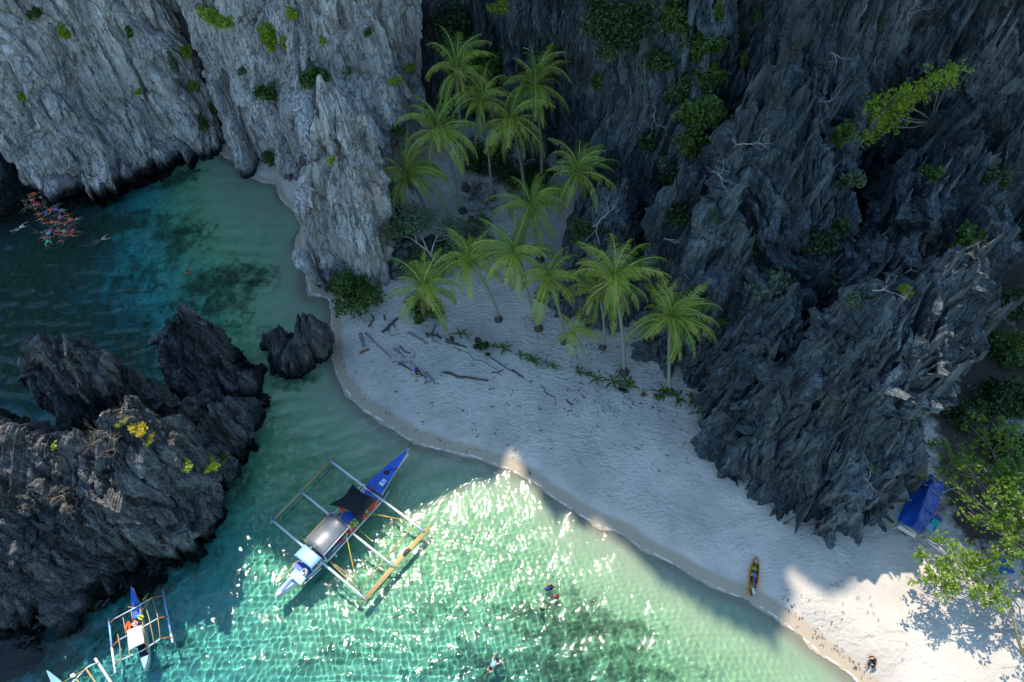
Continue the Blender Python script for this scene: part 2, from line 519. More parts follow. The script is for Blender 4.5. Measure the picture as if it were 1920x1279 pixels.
def wall(name, base, mat, ridge_y, blade, seed, step=.17, fine_to=44.0, amp=1.0, label=None, cat=None, decay=45.0, smoothm=9.0, jag=2.0):
    b = np.array([p if len(p) == 3 else G(*p) for p in base])[:, :2]
    ln = np.linalg.norm(np.diff(b, axis=0), axis=1).sum()
    nu = int(ln / step)
    B = blur1(resample(b, nu), .5 / step)
    Sm = blur1(B, smoothm / step)
    Rx = Sm[:, 0]
    Ry = np.interp(Rx, [a for a, _ in ridge_y], [c for _, c in ridge_y])
    Rz = skyline_z(Rx, Ry)
    jn = ridged(np.c_[Rx * .22, Rx * 0, Rx * 0], 4, seed + 70) * jag
    zs = np.r_[np.arange(-3, fine_to, step * 1.25), fine_to + (np.linspace(0, 1, 40) ** 1.2) * (1.0)]
    rows = []
    nf = len(np.arange(-3, fine_to, step * 1.25))
    for i, z0 in enumerate(zs):
        if i < nf: z = np.full(nu, z0)
        else: z = fine_to + (Rz - fine_to) * (z0 - fine_to)
        t = np.clip(z / Rz, 0, 1)
        g_ = t ** 1.15
        w = np.exp(-(np.maximum(z, 0) / decay) ** 2)
        xy = Sm + (B - Sm) * w[:, None]
        xy = xy * 1.0
        xy[:, 1] = xy[:, 1] * (1 - g_) + Ry * g_
        zz = z + (jn * smooth(.9, 1.0, t))
        rows.append(np.c_[xy, zz])
    nface = len(rows)
    top = rows[-1]
    for s in np.linspace(0, 1, 14)[1:]:
        rows.append(np.c_[top[:, 0], top[:, 1] + 55 * s, top[:, 2] * (1 - s) + s * (-3)])
    P = np.stack(rows, 0)
    N = grid_normals(P)
    if N[nf // 2, :, 1].mean() > 0: N = -N
    D = rock_disp(P[:nface], blade, amp, seed) - .55
    # bigger relief higher up, so that the unseen crags are as rough as the seen ones
    P[:nface] += N[:nface] * D[..., None]
    o = grid_mesh(name, P, mat)
    tag(o, label, cat, None, 'structure')
    ROCKS.append(o)
    return o

RY = [(-140, 84), (-60, 81), (-40, 80), (-20, 80), (-5, 80), (5, 77), (15, 73), (30, 72), (60, 74), (110, 74)]
def w3(x, y): return (x, y, 0)

left_base = [w3(-150, 120), w3(-120, 112), (-60, 165), (20, 250), (42, 345), (80, 356), (125, 366), (178, 380), (200, 366), (222, 348), (262, 336), (305, 322), (322, 303), (352, 300),
             (385, 301), (408, 290), (420, 276), (424, 246), (430, 226), (438, 250), (446, 285), (450, 308), (462, 326), (488, 330), (514, 314), (519, 332), (545, 345), (580, 362),
             (620, 400), (680, 400), (740, 372), (775, 340), (806, 312), (816, 290), (818, 240), (822, 200), w3(-9, 105)]
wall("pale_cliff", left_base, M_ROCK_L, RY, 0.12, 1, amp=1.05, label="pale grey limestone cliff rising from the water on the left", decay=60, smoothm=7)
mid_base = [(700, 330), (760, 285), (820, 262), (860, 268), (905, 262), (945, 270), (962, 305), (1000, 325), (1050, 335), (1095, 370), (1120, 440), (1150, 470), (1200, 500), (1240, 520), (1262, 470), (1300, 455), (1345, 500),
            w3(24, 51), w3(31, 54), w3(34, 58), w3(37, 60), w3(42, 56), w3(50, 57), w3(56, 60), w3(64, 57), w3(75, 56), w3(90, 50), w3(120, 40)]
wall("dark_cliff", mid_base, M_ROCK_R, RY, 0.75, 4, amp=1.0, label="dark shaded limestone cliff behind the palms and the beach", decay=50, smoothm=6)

fin("rock_tower", [(584, 500), (582, 549), (606, 554), (628, 548), (655, 560), (700, 556), (738, 560), (752, 520), (748, 450)],
    [(578, 330, 56), (588, 210, 56), (604, 168, 56.5), (640, 190, 56.5), (678, 210, 57), (695, 255, 57), (705, 330, 56.5), (722, 400, 56)],
    (1, 9), M_ROCK_L, blade=.1, amp=.85, prof=2.0, jag=1.6, seed=21, bias=-.8, kind='structure', label="tall pale limestone tower standing at the corner of the beach")
fin("rock_outcrop", [(700, 548), (745, 566), (775, 560), (800, 520), (790, 470)], [(700, 430, 58), (735, 395, 58.5), (760, 420, 58), (775, 460, 57)], (0, 6), M_ROCK_R, blade=.5, amp=.6, jag=.8, seed=22, kind='structure')
fin("rock_outcrop", [(915, 560), (930, 580), (985, 582), (1012, 560), (1010, 520)], [(925, 510, 55), (950, 490, 55.5), (985, 500, 55.5), (1000, 520, 55)], (0, 4), M_ROCK_R, blade=.5, amp=.5, jag=.8, seed=23, kind='structure')
fin("rock_outcrop", [(1040, 560), (1055, 625), (1100, 632), (1150, 640), (1190, 650), (1200, 600)], [(1062, 430, 55), (1090, 380, 56), (1150, 345, 56), (1172, 370, 55), (1185, 470, 53), (1200, 560, 50)], (2, 7), M_ROCK_R, blade=.7, amp=.8, jag=1.0, seed=24, prof=1.7, kind='structure')

fin("rock_outcrop", [(752, 556), (800, 560), (850, 545), (885, 520), (890, 490)], [(762, 470, 57), (805, 452, 57), (850, 462, 56.5), (880, 490, 56)], (0, 5), M_ROCK_R, blade=.4, amp=.6, jag=.8, seed=25, kind='structure')
# karst massif on the right: blades one behind the other
fin("karst_ridge", [(1180, 560), (1200, 645), (1215, 700), (1290, 715), (1330, 760), (1318, 800), (1350, 850)],
    [(1205, 520, 49), (1235, 430, 50), (1262, 368, 50.5), (1305, 342, 50), (1345, 350, 49), (1378, 330, 49), (1412, 212, 50), (1440, 215, 50), (1477, 138, 50.5), (1498, 215, 50), (1530, 330, 48), (1545, 460, 46)],
    (3, 10), M_ROCK_R, blade=1, amp=1.15, prof=1.5, jag=2.2, seed=31, kind='structure', label="fluted dark limestone spires above the palms")
fin("karst_ridge", [(1480, 560), (1500, 640), (1560, 700), (1640, 700)], [(1500, 200, 56), (1545, 60, 58), (1580, 20, 59), (1590, 120, 58), (1575, 300, 56), (1560, 400, 54)], (4, 10), M_ROCK_R, blade=1, amp=1.1, prof=1.3, jag=1.5, seed=36, kind='structure')
fin("karst_ridge", [(1318, 770), (1310, 825), (1330, 860), (1350, 905), (1400, 905), (1430, 900)],
    [(1330, 700, 39), (1400, 650, 38.5), (1452, 580, 39), (1492, 536, 39.5), (1508, 560, 39), (1500, 640, 37), (1490, 700, 35)],
    (3, 8), M_ROCK_R, blade=1, amp=1.0, prof=1.5, jag=1.4, seed=32, kind='structure')
fin("karst_ridge", [(1420, 760), (1460, 820), (1560, 860), (1640, 860), (1700, 820)],
    [(1500, 540, 44), (1545, 500, 44), (1580, 505, 44), (1648, 460, 44), (1668, 480, 43.5), (1700, 475, 43), (1730, 520, 42), (1745, 600, 40)],
    (3, 8), M_ROCK_R, blade=1, amp=1.1, prof=1.2, jag=1.8, seed=33, kind='structure')
fin("karst_ridge", [(1600, 640), (1650, 700), (1720, 720), (1800, 700)],
    [(1590, 500, 50), (1630, 420, 52), (1665, 350, 53), (1712, 290, 54), (1765, 242, 55), (1800, 210, 56), (1850, 300, 54), (1870, 420, 52)],
    (6, 10), M_ROCK_R, blade=1, amp=1.2, prof=1.1, jag=2.0, seed=34, kind='structure')
fin("karst_ridge", [(1345, 885), (1360, 905), (1402, 905), (1436, 935), (1452, 962), (1500, 985), (1524, 1015), (1540, 1044), (1556, 1010), (1580, 1000), (1604, 1016), (1636, 1002), (1652, 990), (1662, 965), (1662, 935), (1652, 905)],
    [(1440, 790, 31), (1475, 715, 32.5), (1535, 665, 33), (1580, 640, 33.5), (1612, 612, 33.8), (1655, 580, 34.2), (1700, 560, 34.8), (1765, 530, 35.2), (1806, 494, 35.4), (1838, 492, 35.2), (1832, 560, 34.6), (1740, 690, 32), (1650, 800, 30.5)],
    (.5, 7), M_ROCK_R, blade=1, amp=1.1, prof=1.35, jag=1.7, seed=35, bias=-.6, taper=.06, bulge=.5, kind='structure', label="jagged limestone pinnacle with a sunlit crest above the sand")
for i, (bs, rg) in enumerate([
    ([(1420, 905), (1450, 955), (1500, 975), (1545, 960)], [(1480, 880, 27.2), (1540, 760, 29.5), (1600, 660, 31.2), (1640, 620, 32), (1630, 700, 30.5), (1600, 820, 28)]),
    ([(1500, 975), (1530, 1030), (1545, 1036), (1570, 1000), (1610, 980)], [(1540, 960, 25.2), (1590, 850, 27), (1640, 740, 29), (1692, 686, 30.5), (1690, 760, 29), (1650, 880, 26.5)]),
    ([(1590, 990), (1620, 1010), (1640, 995), (1655, 980), (1658, 950)], [(1640, 950, 26), (1650, 840, 28), (1680, 720, 30.2), (1715, 640, 31.5), (1685, 740, 30), (1640, 860, 28)]),
    ([(1352, 870), (1365, 905), (1400, 895), (1440, 900)], [(1385, 850, 31), (1430, 770, 32.5), (1455, 740, 33), (1460, 790, 32)]),
]):
    fin("karst_blade", bs, rg, (.2, 2.5), M_ROCK_R, blade=1, amp=.75, prof=1.2, jag=1.1, seed=51 + i, taper=.08, kind='structure')

fin("dark_rocks", [(-260, 330), (-60, 400), (10, 392), (40, 372), (70, 364)], [(-260, 60, 84), (-60, 120, 82), (0, 180, 80), (20, 250, 78), (45, 320, 75)],
    (0, 6), M_ROCK_R, blade=.3, amp=1.0, prof=1.2, jag=1.0, seed=71, kind='structure')
# sea stacks
stk = "sea stacks off the beach"
fin("sea_stack", [(507, 640), (511, 690), (530, 706), (556, 712), (585, 695), (612, 668), (616, 640)],
    [(512, 618, 43.5), (524, 608, 43.8), (533, 634, 43.6), (548, 640, 43.6), (562, 606, 44), (584, 604, 44), (603, 624, 43.8), (614, 640, 43.5)],
    (0, 2.2), M_ROCK_S, step=.10, blade=.35, amp=.6, prof=1.7, jag=1.5, seed=61, bias=-.35, taper=.1, label="small jagged rock standing alone in the shallows", cat="rock", group=stk)
fin("sea_stack", [(306, 660), (318, 715), (345, 760), (395, 778), (440, 768), (487, 748), (486, 735)],
    [(310, 640, 41), (328, 600, 41.3), (348, 580, 41.5), (372, 610, 41.2), (392, 640, 41), (412, 660, 40.5), (440, 690, 40), (468, 712, 39.5), (482, 735, 39)],
    (0, 3.4), M_ROCK_S, step=.14, blade=.35, amp=.85, prof=1.6, jag=1.2, seed=62, bias=-.8, label="dark pointed rock with a single peak leaning over the lagoon", cat="rock", group=stk)
fin("sea_stack", [(92, 700), (100, 800), (160, 860), (260, 900), (360, 920), (405, 880), (450, 850), (478, 835), (480, 800)],
    [(92, 690, 30.4), (100, 668, 30.5), (135, 656, 30.6), (175, 660, 30.6), (205, 672, 30.8), (240, 712, 31), (262, 702, 31.2), (300, 735, 31.4), (340, 765, 31.6), (380, 790, 32), (400, 765, 33), (430, 752, 34), (452, 790, 34), (474, 812, 33.6)],
    (0, 5), M_ROCK_S, step=.15, blade=.3, amp=1.0, prof=1.6, jag=1.3, seed=63, bias=-.8, taper=.05, label="long rock ridge in the middle of the stacks with a rounded left summit", cat="rock", group=stk)
fin("sea_stack", [(-160, 1150), (-60, 1185), (20, 1175), (75, 1165), (135, 1150), (205, 1105), (290, 1055), (345, 1020), (382, 985), (400, 955), (412, 905), (398, 872)],
    [(-170, 790, 26.5), (-60, 790, 26.5), (0, 800, 26.6), (45, 822, 26.4), (100, 836, 26.3), (150, 812, 26.8), (195, 778, 27.2), (246, 764, 27.4), (285, 800, 27.2), (320, 842, 27), (360, 874, 26.8), (392, 900, 27)],
    (0, 4), M_ROCK_S, step=.16, blade=.3, amp=1.15, prof=1.6, jag=1.3, seed=64, taper=.04, bulge=1.2, label="largest rock mass, dry scrub on its top, above the small boat", cat="rock", group=stk)
fin("sea_stack", [(-120, 1250), (-20, 1262), (30, 1245), (56, 1215), (48, 1190), (20, 1160)], [(-120, 1120, 19.5), (-20, 1150, 19.5), (20, 1165, 19.8), (40, 1185, 20)],
    (0, 4), M_ROCK_S, step=.16, blade=.3, amp=.5, prof=1.5, jag=.5, seed=65, label="low dark rock at the lower left edge beneath the big rock mass", cat="rock", group=stk)
print("rocks", round(time.time() - T0, 1), sum(len(o.data.polygons) for o in ROCKS))

# ------------------------------------------------------------------ ground: beach and seabed in one sheet
wl = [(446, 306), (480, 338), (512, 345), (545, 388), (566, 430), (570, 490), (582, 556), (614, 562), (621, 600), (622, 650), (628, 695), (650, 738), (700, 783), (750, 815), (830, 846), (900, 862), (950, 880), (1010, 912), (1080, 962),
      (1160, 1003), (1250, 1052), (1330, 1097), (1400, 1128), (1440, 1150), (1500, 1197), (1560, 1242), (1610, 1285), (1680, 1350), (1760, 1450)]
ctl = [(x, y, 0.0) for x, y in wl] + [
    (432, 262, .8), (505, 325, .75), (560, 378, .85), (576, 440, .6), (640, 600, .32), (652, 680, .42), (690, 735, .42), (780, 790, .45), (870, 822, .45), (930, 850, .35), (1040, 895, .5), (1130, 950, .5), (1250, 1010, .55), (1350, 1065, .5), (1450, 1110, .45), (1520, 1165, .4), (1600, 1235, .35),
    (700, 640, .9), (760, 700, .95), (850, 740, .95), (900, 640, 1.4), (1000, 740, 1.3), (1000, 640, 1.6), (1100, 720, 1.7), (1100, 850, 1.1), (1200, 800, 1.8), (1200, 930, .95), (1300, 900, 1.6), (1350, 1000, 1.0),
    (1450, 1000, 1.4), (1550, 1060, 1.5), (1500, 1110, .8), (1650, 1150, 1.3), (1700, 1250, .9), (1800, 1100, 2), (1900, 1200, 2), (1750, 950, 2.2), (1850, 900, 2.6), (1900, 700, 3), (1250, 740, 2), (1000, 480, 2.6), (900, 340, 3), (860, 450, 2.4), (1060, 450, 2.6),
    (700, 500, 2), (1600, 800, 3), (1400, 600, 3), (1300, 300, 4), (700, 300, 3), (1900, 300, 4),
    (560, 600, -.35), (500, 400, -.28), (440, 360, -.35), (380, 330, -.6), (300, 345, -2.2), (420, 430, -.75), (300, 450, -2.2), (150, 400, -4.6), (100, 500, -5), (0, 450, -6), (0, 650, -5.5), (200, 600, -4.5), (350, 550, -2.2), (470, 560, -.8), (540, 500, -.28),
    (550, 760, -.65), (450, 900, -1.6), (600, 800, -.7), (700, 880, -.6), (600, 1000, -1.6), (400, 1050, -2.6), (200, 1180, -3.2), (600, 1200, -1.9), (800, 1000, -1.1), (900, 1150, -1.7), (1100, 1100, -.75), (1000, 1250, -1.9), (1200, 1250, -1.3), (1300, 1180, -.6),
    (1420, 1250, -.7), (-200, 600, -8), (-200, 1200, -5), (600, 1450, -3), (1100, 1500, -2.6), (1500, 1400, -.9), (300, 250, -3), (-400, 300, -9)]
CP_ = np.array([[*G(x, y)[:2], z] for x, y, z in ctl])
CP_ = np.vstack([CP_, [[-150, 60, -11], [-150, -60, -11], [0, -70, -10], [100, -70, -6], [120, 10, 3], [110, 60, 5], [60, -30, .8]]])

def tps_fit(C):
    n = len(C)
    d = np.linalg.norm(C[:, None, :2] - C[None, :, :2], axis=2) + 1e-9
    K = d ** 2 * np.log(d) + np.eye(n) * 0.5
    A = np.zeros((n + 3, n + 3)); A[:n, :n] = K
    Pm = np.c_[np.ones(n), C[:, :2]]
    A[:n, n:] = Pm; A[n:, :n] = Pm.T
    return np.linalg.solve(A, np.r_[C[:, 2], 0, 0, 0])
TW = tps_fit(CP_)

def ground_z(x, y):
    x = np.atleast_1d(np.asarray(x, float)).ravel(); y = np.atleast_1d(np.asarray(y, float)).ravel()
    r = np.full(len(x), 0.0)
    for i in range(0, len(x), 20000):
        xs, ys = x[i:i + 20000], y[i:i + 20000]
        d = np.hypot(xs[:, None] - CP_[None, :, 0], ys[:, None] - CP_[None, :, 1]) + 1e-9
        r[i:i + 20000] = (d ** 2 * np.log(d)) @ TW[:-3] + TW[-3] + TW[-2] * xs + TW[-1] * ys
    far = smooth(110, 200, np.hypot(x, y - 20))
    r = np.clip(r, -11, 4.5)
    r = np.where((y > 60) & (x > -12), np.maximum(r, 1.5), r)
    return r * (1 - far) + (-11) * far

def gz(x, y): return float(ground_z([x], [y])[0])

def axis_coords(a, b, step, far):
    core = np.arange(a, b + step, step)
    ext = np.cumsum(step * 1.25 ** np.arange(1, 34)); ext = ext[ext < far]
    return np.r_[(a - ext)[::-1], core, b + ext]

gx = axis_coords(-90, 75, .42, 2500)
gy = axis_coords(-8, 96, .42, 2500)
GX, GY = np.meshgrid(gx, gy)
GZ = ground_z(GX, GY).reshape(GX.shape)
Pg = np.stack([GX, GY, GZ], 2)
nz = fbm(np.c_[GX.ravel() * .5, GY.ravel() * .5, GX.ravel() * 0], 3, 81).reshape(GX.shape)
Pg[..., 2] += nz * .07 * smooth(.25, .9, np.abs(GZ))
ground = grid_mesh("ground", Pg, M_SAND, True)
tag(ground, kind='structure')

def blobs(lst):
    v = np.zeros(GX.shape)
    for (x, y, rx, ry, ang, a) in lst:
        c = G(x, y)
        e = G(x + rx, y); f = G(x, y + ry)
        sx = abs(e[0] - c[0]); sy = abs(f[1] - c[1])
        dx, dy = GX - c[0], GY - c[1]
        ca, sa = math.cos(ang), math.sin(ang)
        d = ((dx * ca + dy * sa) / sx) ** 2 + ((-dx * sa + dy * ca) / sy) ** 2
        v = np.maximum(v, a * np.exp(-d * .7))
    return v
reef = blobs([(60, 470, 160, 130, 0, .9), (40, 620, 200, 130, 0, .9), (200, 640, 130, 90, 0, .75), (230, 500, 120, 50, 0, .55), (330, 430, 70, 40, -.4, .66), (400, 520, 90, 30, .3, .78), (480, 520, 45, 26, .4, .75), (380, 560, 120, 40, .3, .62),
              (170, 400, 120, 30, .1, .9), (330, 325, 60, 14, .2, .8), (470, 340, 26, 12, .2, .8), (390, 600, 120, 30, 0, .5),
              (1080, 1180, 170, 70, -.2, .62), (1020, 1250, 200, 60, 0, .66), (900, 1240, 120, 60, 0, .55), (1180, 1260, 120, 60, 0, .55), (1000, 1150, 60, 50, 0, .5), (640, 1230, 160, 50, 0, .36), (820, 1130, 100, 60, 0, .35),
              (290, 1080, 150, 50, .6, .55), (430, 900, 40, 60, 0, .5), (150, 1180, 150, 50, 0, .6), (560, 700, 60, 25, 0, .8), (480, 780, 40, 40, 0, .5), (300, 1200, 120, 60, 0, .4), (700, 1060, 120, 60, 0, .3), (60, 1230, 120, 60, 0, .7)])
soil = blobs([(930, 345, 60, 26, 0, .95), (870, 470, 60, 50, 0, .4), (1010, 350, 50, 20, 0, .8), (700, 575, 40, 10, 0, .55), (1150, 640, 30, 20, 0, .4), (1870, 700, 120, 90, 0, 1.1), (1900, 560, 120, 60, 0, 1.1), (1880, 900, 110, 90, 0, 1.0), (1950, 420, 120, 160, 0, 1.3), (1990, 700, 120, 200, 0, 1.3), (1835, 965, 85, 90, 0, 1.25), (1790, 890, 60, 60, 0, 1.1), (1780, 800, 60, 70, 0, 1.3), (1800, 700, 60, 70, 0, 1.3), (905, 400, 60, 50, 0, .62), (990, 420, 40, 60, 0, .35), (840, 520, 40, 30, 0, .5), (1960, 1000, 90, 100, 0, .9), (1890, 1060, 50, 60, 0, .6), (1290, 740, 30, 16, 0, .5), (880, 300, 90, 20, 0, .6), (860, 660, 130, 12, -.1, .2)])
for nm, arr in (("reef", reef), ("soil", soil)):
    a = ground.data.attributes.new(nm, 'FLOAT', 'POINT')
    a.data.foreach_set('value', arr.astype(np.float32).ravel())

# ------------------------------------------------------------------ water: one closed body with real wavelets
def axis_water(a, b, step, a2, b2, step2, far):
    """fine over a..b, medium out to a2..b2, then growing"""
    core = np.arange(a, b, step)
    lo = np.arange(a, a2, -step2)[1:][::-1]; hi = np.arange(core[-1] + step2, b2, step2)
    e = np.cumsum(step2 * 1.3 ** np.arange(1, 34)); e = e[e < far]
    return np.r_[(lo[0] - e)[::-1] if len(lo) else [], lo, core, hi, hi[-1] + e]
wx = axis_water(-42, 31, .10, -80, 45, .36, 2500)
wy = axis_water(5, 38, .10, -6, 84, .36, 2500)
WX, WY = np.meshgrid(wx, wy)
rngw = np.random.default_rng(3)
WZ = np.zeros_like(WX)
lim = smooth(-85, -60, WX) * smooth(60, 45, WX) * smooth(-10, -2, WY) * smooth(92, 84, WY)
c1 = G(60, 640)
deepw = np.exp(-(((WX - c1[0]) / 30) ** 2 + ((WY - c1[1]) / 24) ** 2))
calm = 1 - .45 * smooth(.9, .2, -ground_z(WX, WY).reshape(WX.shape))
for (n_, l0, l1, amp, spread, where) in [(12, .42, .70, .0030, 3.14, 1.0), (8, .75, 1.3, .0050, 3.14, 1.0), (6, 1.4, 2.4, .005, 3.14, 1.0), (5, 2.4, 5.0, .018, 1.2, 1.0), (9, .9, 2.6, .036, .7, deepw)]:
    for k in range(n_):
        lam = rngw.uniform(l0, l1); th = -1.15 + rngw.uniform(-spread, spread); ph = rngw.uniform(0, 6.28)
        wob = .35 * np.sin(WX * .21 * (1 + k % 3) + ph) + .35 * np.sin(WY * .17 * (1 + k % 2) + ph * 2)
        if lam < .80: q = 1.0 * ((WX > -42) & (WX < 31) & (WY > 5) & (WY < 38))
        else: q = 1.0
        patch = .55 + .75 * smooth(-.5, .5, np.sin(WX * .16 + 2.1 * k) * np.cos(WY * .21 - 1.3 * k) + .5 * np.sin((WX + WY) * .11 + k)) if l0 < 1.3 else 1.0
        WZ += patch * q * where * amp * rngw.uniform(.7, 1.3) * np.sin((WX * math.cos(th) + WY * math.sin(th)) * 2 * math.pi / lam + ph + wob)
WZ *= lim * calm
water = grid_mesh("water", np.stack([WX, WY, WZ], 2), M_WATER, True)
R_, C_ = WX.shape
bm = bmesh.new(); bm.from_mesh(water.data); bm.verts.ensure_lookup_table()
ring = [j for j in range(C_)] + [C_ * i + C_ - 1 for i in range(1, R_)] + [C_ * (R_ - 1) + j for j in range(C_ - 2, -1, -1)] + [C_ * i for i in range(R_ - 2, 0, -1)]
xy_ = [(bm.verts[k].co.x, bm.verts[k].co.y) for k in ring]
low = [bm.verts.new((a_, b_, -14)) for a_, b_ in xy_]
bm.verts.ensure_lookup_table()
for k in range(len(ring)):
    k2 = (k + 1) % len(ring)
    bm.faces.new((bm.verts[ring[k2]], bm.verts[ring[k]], low[k], low[k2]))
bm.faces.new(tuple(reversed(low)))
bm.to_mesh(water.data); bm.free()
tag(water, kind='structure')
water.cycles.is_caustics_caster = True
ground.cycles.is_caustics_receiver = True
# ------------------------------------------------------------------ free-standing karst blades on the massif
bpy.context.view_layer.update()
def shard_rows(base, axis, ht, w, th, ang, rng):
    """one sharp limestone blade: flattened, ragged, tapering to a broken tip"""
    k, lv = 7, 6
    a = np.array([math.cos(ang), math.sin(ang), 0]); b = np.array([-math.sin(ang), math.cos(ang), 0])
    t0 = np.linspace(0, 2 * np.pi, k, endpoint=False) + rng.uniform(-.25, .25, k)
    rad = rng.uniform(.7, 1.2, k)
    side = rng.uniform(-.5, .5)
    vs = []
    for i in range(lv):
        u = i / (lv - 1)
        s = (1 - u ** 1.5) * .96 + .04
        s *= rng.uniform(.82, 1.12)
        c = base + axis * ht * u + a * w * (side * u + rng.normal() * .06)
        for t, q in zip(t0, rad):
            vs.append(c + a * math.cos(t) * w * .5 * q * s + b * math.sin(t) * th * .5 * q * s + rng.normal(size=3) * .04)
    fs = [(i * k + j, i * k + (j + 1) % k, (i + 1) * k + (j + 1) % k, (i + 1) * k + j) for i in range(lv - 1) for j in range(k)]
    fs.append(tuple((lv - 1) * k + j for j in range(k)))
    return vs, fs
def shards(name, regions, mat, seed, lean=(.10, -.05)):
    rng = np.random.default_rng(seed)
    V, F_ = [], []
    cam_o = Vector((0, 0, CAM_H))
    for (xa, ya, xb, yb, n, hmin, hmax, wmin, wmax, names) in regions:
        for _ in range(n):
            x, y = rng.uniform(xa, xb), rng.uniform(ya, yb)
            d = Vector(ray(x, y)).normalized(); best = None
            for o in ROCKS:
                ok, loc, nrm, _i = o.ray_cast(cam_o, d)
                if ok:
                    t = (loc - cam_o).length
                    if best is None or t < best[0]: best = (t, loc, nrm, o)
            if best is None: continue
            g0 = G(x, y)
            if best[0] > np.linalg.norm(g0 - np.array([0, 0, CAM_H])) - .3: continue
            if not any(best[3].name.startswith(q) for q in names): continue
            n_ = best[2]
            if n_.dot(d) > 0: n_ = -n_
            ht = rng.uniform(hmin, hmax) * rng.uniform(.6, 1.1); w = rng.uniform(wmin, wmax); th = w * rng.uniform(.3, .55)
            nx = Vector((n_.x, n_.y, 0)); nx = nx.normalized() if nx.length > .15 else Vector((0, -1, 0))
            axis = np.array([lean[0] + rng.normal() * .06 + nx.x * .06, lean[1] + rng.normal() * .06 + nx.y * .06, 1.0]); axis /= np.linalg.norm(axis)
            base = np.array(best[1]) - np.array([nx.x, nx.y, 0]) * th * .55 - np.array([0, 0, ht * .62])
            v, f = shard_rows(base, axis, ht, w, th, rng.normal() * .45 + .15, rng)
            o_ = len(V); V += v; F_ += [tuple(i + o_ for i in q) for q in f]
    me = bpy.data.meshes.new(name)
    me.from_pydata([tuple(p) for p in V], [], F_); me.materials.append(mat); me.update()
    o = bpy.data.objects.new(name, me); COL.objects.link(o); tag(o, kind='structure')
    return o
kn = ("karst", "dark_cliff")
SH1 = shards("karst_blades", [(1200, 340, 1560, 760, 70, 4, 9, .9, 2.5, kn), (1320, 600, 1680, 1000, 50, 3, 8.5, .8, 2.4, kn), (1480, 460, 1860, 760, 55, 3, 8, .8, 2.4, kn),
                              (1350, 100, 1600, 380, 34, 5, 11, 1.0, 2.8, kn), (1600, 220, 1910, 520, 34, 4, 10, 1.0, 2.6, kn), (1600, 0, 1919, 220, 18, 5, 12, 1.2, 2.6, kn), (1050, 340, 1200, 620, 40, 1.5, 4, .5, 1.1, ("rock_outcrop",)),
                              (1320, 600, 1720, 1000, 24, 1.5, 3.5, .4, .9, kn), (1600, 480, 1850, 620, 60, 1.2, 3.2, .4, .9, kn)], M_ROCK_R, 5)
SH2 = shards("rock_splinters", [(95, 655, 480, 860, 150, .9, 2.4, .35, .9, ("sea_stack",)), (306, 580, 486, 760, 80, .9, 2.4, .3, .7, ("sea_stack",)), (507, 604, 616, 700, 34, .5, 1.2, .25, .5, ("sea_stack",)), (0, 770, 410, 1160, 230, .8, 2.4, .35, 1.0, ("sea_stack",))], M_ROCK_S, 6, (.0, -.1))
SH3 = shards("rock_splinters", [(578, 170, 710, 540, 110, 1.2, 3.4, .4, 1.1, ("rock_tower",))], M_ROCK_L, 7, (.02, -.06))
ROCKS += [SH1, SH2, SH3]
print("ground", round(time.time() - T0, 1))

# ================================================================== builders
def simple_mat(name, color, rough=.6, spec=.3, var=.0, bump=0.0, scale=3.0, metal=0.0, stretch=(1, 1, 1)):
    m, nt = new_mat(name)
    g = NT(nt)
    tc = nt.nodes.new('ShaderNodeTexCoord').outputs['Object']
    n = g.noise(g.scale(tc, stretch), scale, 4, .6)
    c = color
    if var:
        d = tuple(max(0, x * (1 - var)) for x in color)
        l = tuple(min(1, x * (1 + var)) for x in color)
        c = g.ramp(n, [(.3, d), (.7, l)])
    nr = g.bump(n, bump, .03) if bump else None
    g.out(principled(g, c, rough, nr, spec, metal))
    return m

def leaf_mat(name, lo, hi, trans=.35, yellow=None):
    m, nt = new_mat(name)
    g = NT(nt)
    p = g.pos()
    oi = nt.nodes.new('ShaderNodeObjectInfo').outputs['Random']
    n = g.noise(p, 1.1, 3, .6)
    f = g.math('ADD', g.math('MULTIPLY', n, .75), g.math('MULTIPLY', oi, .3))
    c = g.ramp(f, [(.35, lo), (.8, hi)])
    if yellow: c = g.mix(g.maprange(g.noise(p, 2.3, 2), .60, .72), c, yellow)
    d = principled(g, c, .38, None, .5)
    t = g.n('BsdfTranslucent')
    g.set(t.inputs['Color'], g.mix(.5, c, (hi[0] * 1.5, hi[1] * 1.35, hi[2] * .7)))
    mx = g.n('MixShader'); mx.inputs[0].default_value = trans
    g.set(mx.inputs[1], d); g.set(mx.inputs[2], t.outputs[0])
    g.out(mx.outputs[0])
    return m

M_FROND = leaf_mat("palm_leaf", (.075, .15, .018), (.28, .38, .045), .45)
M_FROND_Y = leaf_mat("palm_leaf_pale", (.17, .24, .025), (.48, .52, .07), .45)
M_FROND_O = leaf_mat("palm_leaf_old", (.11, .12, .02), (.33, .30, .06), .4)
M_DEADLEAF = leaf_mat("dry_palm_leaf", (.16, .11, .055), (.30, .22, .11), .25)
M_RACHIS = simple_mat("leaf_stalk", (.36, .38, .10), .45)
M_PTRUNK = simple_mat("palm_bark", (.26, .24, .205), .9, .1, .30, .6, 5, stretch=(.6, .6, 5))
M_COCO = simple_mat("coconut_husk", (.22, .20, .05), .6, .3, .3)
M_LEAF_D = leaf_mat("leaf_dark", (.020, .045, .012), (.07, .13, .030), .35)
M_LEAF_M = leaf_mat("leaf_mid", (.045, .095, .016), (.13, .22, .038), .4)
M_LEAF_G = leaf_mat("leaf_grey_green", (.07, .11, .06), (.17, .23, .12), .35)
M_LEAF_B = leaf_mat("leaf_bright", (.19, .29, .022), (.44, .52, .05), .45)
M_LEAF_S = leaf_mat("leaf_canopy", (.08, .17, .015), (.24, .36, .04), .45, (.42, .42, .06))
